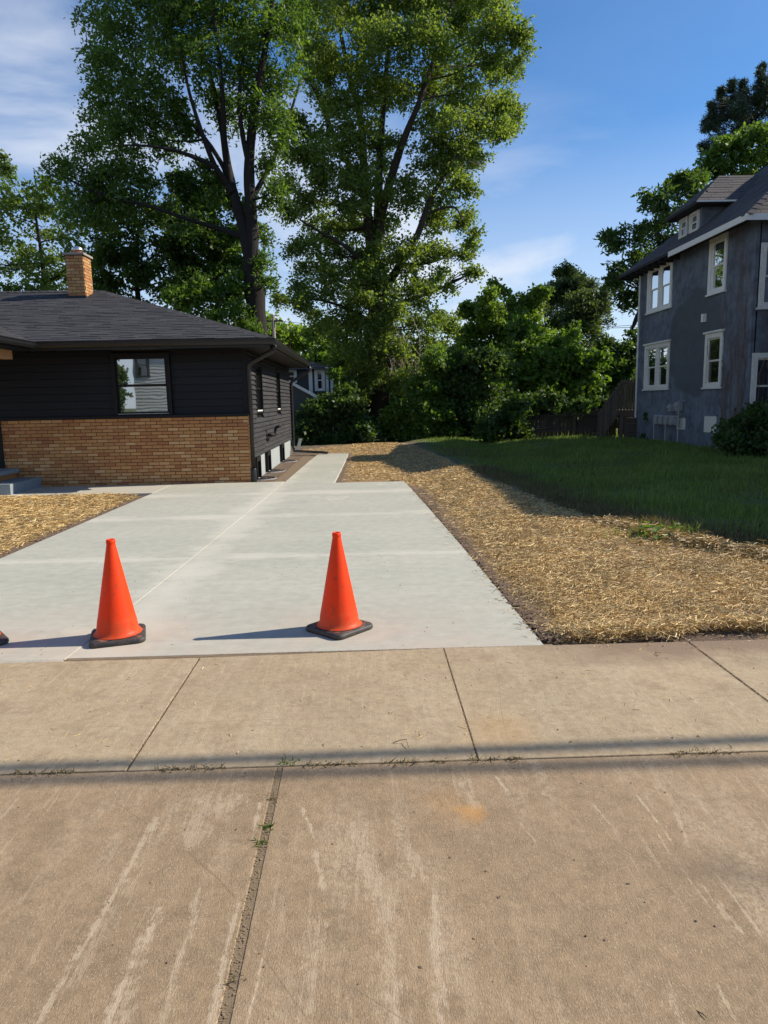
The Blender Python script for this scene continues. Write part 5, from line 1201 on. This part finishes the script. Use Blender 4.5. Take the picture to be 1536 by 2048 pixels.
auto('broadleaf_tree', 'mid green tree above the grey neighbor house', 44, [(640, 690, 34), (610, 720, 34), (660, 730, 36), (690, 690, 30), (640, 660, 18), (700, 740, 34), (600, 745, 20), (665, 655, 18)], M_lfB, group=TB, npf=6, per=170, L_=.24, Wd=.17, gap=.1)
auto('broadleaf_tree', 'bright young tree with spiky top right of the maple', 38, [(985, 600, 26), (1000, 572, 14), (950, 640, 36), (995, 640, 38), (1040, 620, 34), (1065, 600, 22), (930, 690, 38), (980, 700, 44), (1035, 690, 44), (1075, 670, 34), (925, 620, 14), (1085, 580, 10), (960, 760, 40), (1010, 660, 44), (1050, 650, 30)], M_lfL, group=TB, npf=15, per=190, L_=.18, Wd=.12)
auto('broadleaf_tree', 'rounded grey-green tree, tallest of those behind the fence', 40, [(1140, 580, 34), (1110, 590, 30), (1165, 575, 30), (1190, 600, 30), (1150, 625, 42), (1190, 640, 26), (1105, 640, 32), (1130, 550, 18), (1165, 670, 36), (1200, 690, 24), (1145, 560, 24), (1175, 620, 36)], M_lfG, group=TB, npf=17, per=260, L_=.16, Wd=.075)
auto('broadleaf_tree', 'large-leaved sunlit tree in front of the rounded grey-green one', 33, [(1090, 740, 42), (1130, 715, 38), (1060, 710, 38), (1150, 690, 30), (1150, 760, 40), (1110, 790, 40), (1050, 770, 40), (1180, 730, 34), (1010, 740, 36), (1040, 660, 24), (1120, 690, 24)], M_lfB, group=TB, npf=12, per=130, L_=.22, Wd=.16, gap=.09)
auto('broadleaf_tree', 'dark leafy tree between the fence and the deck', 34, [(1200, 760, 36), (1230, 740, 30), (1255, 700, 26), (1265, 740, 26), (1215, 700, 26), (1190, 800, 34), (1240, 790, 30), (1275, 670, 20), (1275, 780, 26)], M_lfD, group=TB, npf=12, per=150, L_=.18, Wd=.12)
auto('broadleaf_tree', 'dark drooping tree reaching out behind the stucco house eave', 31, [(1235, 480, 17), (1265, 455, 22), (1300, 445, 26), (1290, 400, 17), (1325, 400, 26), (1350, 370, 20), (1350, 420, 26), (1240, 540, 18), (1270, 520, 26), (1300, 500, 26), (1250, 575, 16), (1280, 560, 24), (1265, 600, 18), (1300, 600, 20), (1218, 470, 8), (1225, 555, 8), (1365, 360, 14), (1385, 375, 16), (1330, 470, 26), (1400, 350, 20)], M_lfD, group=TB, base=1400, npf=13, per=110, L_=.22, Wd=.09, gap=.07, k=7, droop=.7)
auto('broadleaf_tree', 'green leafy crown rising over the dormer roof', 36, [(1440, 310, 34), (1480, 290, 34), (1520, 270, 40), (1420, 340, 22), (1470, 340, 34), (1520, 330, 36), (1560, 280, 50), (1390, 345, 20)], M_lfA, group=TB, npf=11, per=150, L_=.18, Wd=.12)
# pine: upright plumes of needles
pc = cl([(1500, 205, 22), (1520, 180, 20), (1535, 200, 30), (1480, 225, 22), (1450, 230, 18), (1430, 250, 20), (1415, 262, 12), (1465, 255, 26), (1500, 245, 28), (1435, 285, 20), (1530, 240, 30), (1425, 235, 10), (1443, 210, 8), (1463, 195, 8), (1486, 195, 9), (1522, 158, 7), (1443, 196, 4), (1443, 184, 3), (1463, 180, 4), (1463, 170, 3), (1486, 180, 4), (1486, 170, 3), (1522, 148, 4), (1523, 138, 3), (1425, 220, 4), (1425, 211, 3), (1410, 248, 4), (1560, 190, 40), (1430, 320, 18), (1408, 300, 10)], 41, 1.2)
bx = atY(1550, 300, 41).x
tree('pine_tree', 'dark blue-green pine with upright tips at the right edge', (bx, 41, 0), [([(bx, 41, -.1), (bx, 41, 8), (bx, 41, 14), (bx, 41, 19)], [.3, .26, .16, .05])], pc, M_lfP, M_bark, npf=17, per=240, k=8, L_=.17, Wd=.03, gap=.03, droop=-.5, up_bias=.1, zs=1.2)
mb = MB()
# understorey along the back
BS = 'bushes along the back of the yard'
for lab, Y, lst, mt_, pl in (
    ('dark leafy bush with lit top left of the maple trunk', 28.5, [(625, 830, 24), (655, 815, 26), (690, 800, 28), (640, 860, 26), (680, 845, 30), (715, 840, 28), (610, 865, 18), (700, 870, 22), (660, 880, 20), (735, 870, 20)], M_lfD, .15),  # dark leaf colour stands in for the maple's shade here
    ('leafy sapling sprawling in front of the grey neighbor house', 29.6, [(648, 800, 10), (682, 775, 14), (672, 748, 8), (690, 800, 16)], M_lfB, .13),
    ('dense dark bush right of the maple trunk', 29.2, [(800, 830, 30), (840, 820, 32), (850, 770, 30), (890, 760, 30), (880, 720, 28), (880, 830, 32), (860, 860, 26), (815, 865, 22), (900, 865, 22), (780, 860, 18)], M_lfB, .15),
    ('broad shaded bush in the middle of the back edge', 29.4, [(950, 720, 30), (1000, 740, 30), (920, 800, 36), (960, 820, 36), (1000, 800, 34), (940, 850, 30), (990, 850, 30), (900, 760, 30), (920, 720, 26), (1030, 840, 26), (960, 775, 34)], M_lfD, .17),
    ('shaded bush spilling in front of the left end of the picket fence', 26.2, [(1010, 840, 26), (1035, 815, 26), (1065, 800, 20), (1000, 870, 18), (1040, 858, 16), (1110, 800, 14), (975, 850, 24), (1160, 805, 12)], M_lfD, .16),
    ('low dark shrub against the base of the stucco house front corner', 17.0, [(1480, 860, 34), (1520, 850, 40), (1560, 850, 50), (1500, 890, 30), (1460, 880, 24), (1545, 890, 40), (1515, 825, 16)], M_lfD, .10),
    ('small dark weed bush under the gas meters', 24.6, [(1300, 850, 14), (1298, 870, 14), (1310, 880, 10), (1300, 830, 8)], M_lfD, .08)):
    auto('bush', lab, Y, lst, mt_, cat='bush', group=BS, dy=.6, r=.05, npf=26 if Y > 20 else 50, per=120, L_=pl, Wd=pl*.7, gap=pl*.4, twigs=2)
# a wood filling the distance
puf = []
for x in np.arange(-70, 75, 1.8):
    for z in (1.0, 2.8, 4.6, 6.4):
        if z < 4.4+1.8*sin(x*0.31)+1.0*sin(x*0.83+2): puf.append((x+rnd.uniform(-.8, .8), 72+rnd.uniform(-3, 3)+0.0006*x*x, z+rnd.uniform(-.5, .5), 1.6))
for x in np.arange(-24, 26, 1.1):
    for z in (0.7, 1.7, 2.7):
        if x < -2.5-2 and z > 2: continue
        puf.append((x+rnd.uniform(-.5, .5), 36.5+rnd.uniform(-1.2, 1.2), z+rnd.uniform(-.3, .3), 0.95))
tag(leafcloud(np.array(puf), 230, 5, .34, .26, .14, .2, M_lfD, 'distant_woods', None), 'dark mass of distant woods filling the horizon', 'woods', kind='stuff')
# tree behind the camera across the street (mirrored)
auto('broadleaf_tree', 'dark tree across the street beside the white house', 30.01, [(400, 500, 60), (400, 600, 55), (380, 690, 50), (430, 400, 50), (420, 730, 40), (400, 790, 55), (430, 840, 45), (370, 840, 45), (390, 740, 60)], M_lfD, npf=8, per=120, L_=.25, Wd=.2).location  
for o in [o for o in S.objects if o.get('label') == 'dark tree across the street beside the white house']:
    o.location = (-15.7, -14.2, 0)

# ------------------------------------------------------------------ poles and wires
def wire(name, a, b, sag, r, label, grp=None):
    a, b = Vector(a), Vector(b); n = 24
    pts = [a+(b-a)*(i/n)-Vector((0, 0, sag*4*(i/n)*(1-i/n))) for i in range(n+1)]
    tag(MB().tube(pts, r, 6).build(name, M_black, None, True), label, 'cable', grp)
pp = atY(549, 690, 55)
up_ = empty('utility_pole', (pp.x, 55, 0), 'grey wooden utility pole among distant trees above the black roof', 'utility pole')
zt = atY(549, 630, 55).z
MB().tube([(pp.x, 55, -0.1), (pp.x, 55, zt)], [.17, .12], 10).build('pole', simple('pole_wood', (.20, .17, .14), .9), up_, True)
MB().box((pp.x-0.7, 54.9, zt-0.5), (pp.x+0.7, 55.0, zt-0.38)).build('cross_arm', M_wood2, up_)
wire('power_line', (pp.x-0.6, 55, zt-0.35), (pp.x+40, 60, zt+0.3), 1.2, 0.018, 'thin far power line running right from the distant pole')
a = atY(1200, 647, 46); b = atY(1300, 644, 46); dv = (b-a)
wire('power_line', a-dv*4, b+dv*4, 0.3, 0.016, 'thin power line crossing the sky gap beside the stucco house')
for i, (yl_, yr_, lb) in enumerate(((3.07, 3.13, 'farther'), (2.935, 2.925, 'nearer'))):
    h = 7.0; dy = h*0.1313/0.717; k = (yr_-yl_)/3.5; wire('street_cable', (-24, yl_+dy-k*34, h+0.5), (26, yr_+dy+k*14, h+0.5), 0.6, 0.040 if i == 0 else 0.032, f'{lb} of two thick overhead cables whose shadow crosses the sidewalk edge', 'overhead cables along the street')
for x, lb in ((-24, 'left'), (26, 'right')):
    e_ = empty('utility_pole', (x, 4.2, 0), f'street utility pole out at the {lb} end of the overhead cables', 'utility pole')
    MB().tube([(x, 4.35, -.2), (x, 4.35, 9)], [.16, .12], 10).build('pole', M_wood2, e_, True)

# ------------------------------------------------------------------ small things
def tuft(loc, n, h, w, label, spread=0.05, name='weed_tuft', mt=M_lfA, grp=None):
    X = loc[0]+rs.randn(n)*spread; Y = loc[1]+rs.randn(n)*spread*0.6; loc = (loc[0], loc[1], az_(loc[1])+0.004); h *= 0.85; w *= 0.85
    o = blades(X, Y, h*(0.5+rs.rand(n)), w*(0.6+rs.rand(n)*.8), name, mt, 1.6, z0=np.full(n, loc[2]))
    tag(o, label, 'weed', grp); return o
q = gnd(575, 1526, 0); tuft((q.x, q.y, -0.01), 34, 0.022, 0.007, 'small green weed in the apron joint corner near the middle', 0.022)
q = gnd(527, 1662, -0.03); tuft((-0.43, q.y, -0.03), 30, 0.020, 0.006, 'green sprig in the long apron joint', 0.018)
q = gnd(515, 1698, -0.04); tuft((-0.43, q.y, -0.035), 26, 0.018, 0.006, 'lower green sprig in the long apron joint', 0.016)
q = gnd(540, 1600, -0.02); tuft((-0.43, q.y, -0.02), 40, 0.018, 0.004, 'brown dry sprig in the long apron joint', 0.03, mt=M_drygrass)
q = gnd(456, 1975, -0.06); tuft((-0.43, q.y, -0.065), 24, 0.016, 0.004, 'dark dry sprig low in the apron joint', 0.02, mt=M_drygrass)
n = 1500; X = -2+rs.rand(n)*4.5; Y = 3.0+rs.randn(n)*0.014; k = np.array([mno.noise(Vector((x*3, 0, 5))) for x in X]) > 0.02
o = blades(X[k], Y[k], 0.008+rs.rand(k.sum())*0.020, 0.003+rs.rand(k.sum())*.004, 'joint_weeds', M_drygrass, 2.0, z0=np.full(k.sum(), 0.003)); tag(o, 'dry moss and grass in the joint below the sidewalk', 'weeds', kind='stuff')
q = gnd(1322, 1068, 0.05)
wd = empty('burdock_plant', (q.x, q.y, 0), 'low broad-leaved green weed growing at the lawn edge by the straw', 'weed')
h0 = float(hgt(q.x, q.y))
for i in range(22):
    a = rnd.uniform(0, 2*pi); r = rnd.uniform(.03, .16); hz_ = rnd.uniform(.05, .17); L_ = rnd.uniform(.08, .14); w = L_*.34
    c = Vector((q.x+cos(a)*r*1.3, q.y+sin(a)*r, h0+hz_)); d = Vector((cos(a), sin(a), rnd.uniform(-.3, .3))).normalized(); s = Vector((-sin(a), cos(a), rnd.uniform(-.3, .3)))
    MB().add([c, c+d*L_*.3+s*w, c+d*L_*.7+s*w*.8, c+d*L_+Vector((0,0,-.02)), c+d*L_*.7-s*w*.8, c+d*L_*.3-s*w, c+d*L_*.5-Vector((0,0,.012))],
        [(0,6,1), (1,6,2), (2,6,3), (3,6,4), (4,6,5), (5,6,0)]).build('leaf', M_lfB, wd)
MB().tube([(q.x, q.y, h0-.02), (q.x, q.y, h0+.10)], .008, 5).build('stem', M_lfB, wd)
n = 260; X = q.x+rs.randn(n)*0.38+0.1; Y = q.y+rs.randn(n)*0.15+0.1
tag(blades(X, Y, 0.06+rs.rand(n)*.12, 0.006+rs.rand(n)*.004, 'bright_grass', M_grass, .8), 'bright grass tuft around the broad-leaved weed', 'grass', kind='stuff')
q = gnd(1471, 917, 0.08); z = float(hgt(q.x, q.y))+0.09
tag(MB().add([(q.x-.12, q.y, z), (q.x-.03, q.y-.06, z+.07), (q.x+.09, q.y-.03, z+.02), (q.x+.12, q.y+.05, z-.01), (q.x, q.y+.09, z+.05), (q.x, q.y, z-.03)], [(0,1,4), (1,2,3), (1,3,4), (0,5,1), (1,5,2), (2,5,3), (3,5,4), (4,5,0)]).build('plastic_litter', simple('white_plastic', (.75, .75, .78), .4)), 'crumpled scrap of white litter lying on the lawn', 'litter')
# twigs, dead leaves and grit
def twig(px, py, dirs, r, label, z=0.0):
    p = gnd(px, py, z); pts = [p+Vector((0, 0, r+0.002))]
    for dx, dy, dz in dirs: pts.append(pts[-1]+Vector((dx, dy, dz)))
    tag(MB().tube(pts, [r*(1-.5*i/len(pts)) for i in range(len(pts))], 5).build('twig', M_twig), label, 'twig')
twig(786, 1487, [(.035, .004, .01), (.03, -.002, .004), (.002, -.03, -.004), (.004, -.03, -.006)], .0022, 'thin hooked twig on the sidewalk edge in the middle')
twig(938, 1099, [(.10, .02, .02), (.08, .01, .012)], .0035, 'thin twig lying on the right edge of the driveway')
twig(1316, 1313, [(.0, .05, .004), (.04, -.002, 0)], .002, 'bent twig on the right part of the sidewalk')
twig(1390, 2022, [(.012, -.02, .006), (.006, -.012, .0)], .0016, 'dark splinter near the bottom right of the apron', -.05)
def dleaf(px, py, s, label, z):
    p = gnd(px, py, z); a = rnd.uniform(0, 6.28); d = Vector((cos(a), sin(a), 0)); e = Vector((-sin(a), cos(a), 0)); h = Vector((0, 0, s*.35))
    tag(MB().add([p-d*s+h*.3, p+e*s*.5+h, p+d*s+h*.5, p-e*s*.5+h*.9, p+Vector((0, 0, .001))], [(0,4,1), (1,4,2), (2,4,3), (3,4,0)]).build('dead_leaf', M_twig), label, 'dead leaf', 'dead leaves on the concrete')
for px, py, s, lb in ((971, 1743, .008, 'curled dead leaf in the middle of the apron'), (206, 1722, .006, 'small dead leaf on the left of the apron'), (301, 1766, .005, 'tiny dead leaf between pale streaks on the left apron'),
    (998, 1795, .010, 'flattened brown leaf on the apron right of centre'), (1256, 1768, .009, 'dark curled leaf on the right of the apron'), (1262, 1566, .006, 'dead leaf near the rust spot side of the apron'),
    (1114, 1355, .010, 'dead leaf on the sidewalk right of centre'), (1142, 1484, .011, 'dead leaf beside the joint in the cable shadow'), (947, 1878, .006, 'small leaf on the lower apron'), (840, 1935, .008, 'dark leaf bit near the bottom centre'),
    (1330, 1585, .007, 'slim dead leaf on the upper right apron')):
    z = az_(gnd(px, py).y); dleaf(px, py, s, lb, z+0.001)
n = 1500; X = -3+rs.rand(n)*6.5; Y = 1.6+rs.rand(n)*6; Z = np.where(Y < 3, -0.034*(3-Y), 0.0); r = 0.0012+rs.rand(n)**4*0.006
k = (X < 1.0) | (Y < 4.5); X, Y, Z, r = X[k], Y[k], Z[k], r[k]; n = len(X)
Vc = np.stack([X, Y, Z], 1)[:, None, :]+base[None]*r[:, None, None]*(0.7+rs.rand(n, 4, 1)*.6)
o = npmesh('grit', Vc.reshape(-1, 3), (fa[None]+4*np.arange(n)[:, None, None]).reshape(-1, 3), M_clod); tag(o, 'dark grit and crumbs scattered over the concrete', 'grit', kind='stuff')
n = 420; X = np.concatenate([1.2+rs.rand(220)*3, -3+rs.rand(200)*5]); Y = np.concatenate([4.62-np.abs(rs.randn(220))*0.14, 3.1+rs.rand(200)*1.3])
o = ribbons(X, Y, np.full(n, 0.006), 0.01+rs.rand(n)*0.04, 0.0018+rs.rand(n)*.0012, 0.1, 'stray_straw', M_straw); tag(o, 'stray bits of straw on the sidewalk', 'straw', kind='stuff')
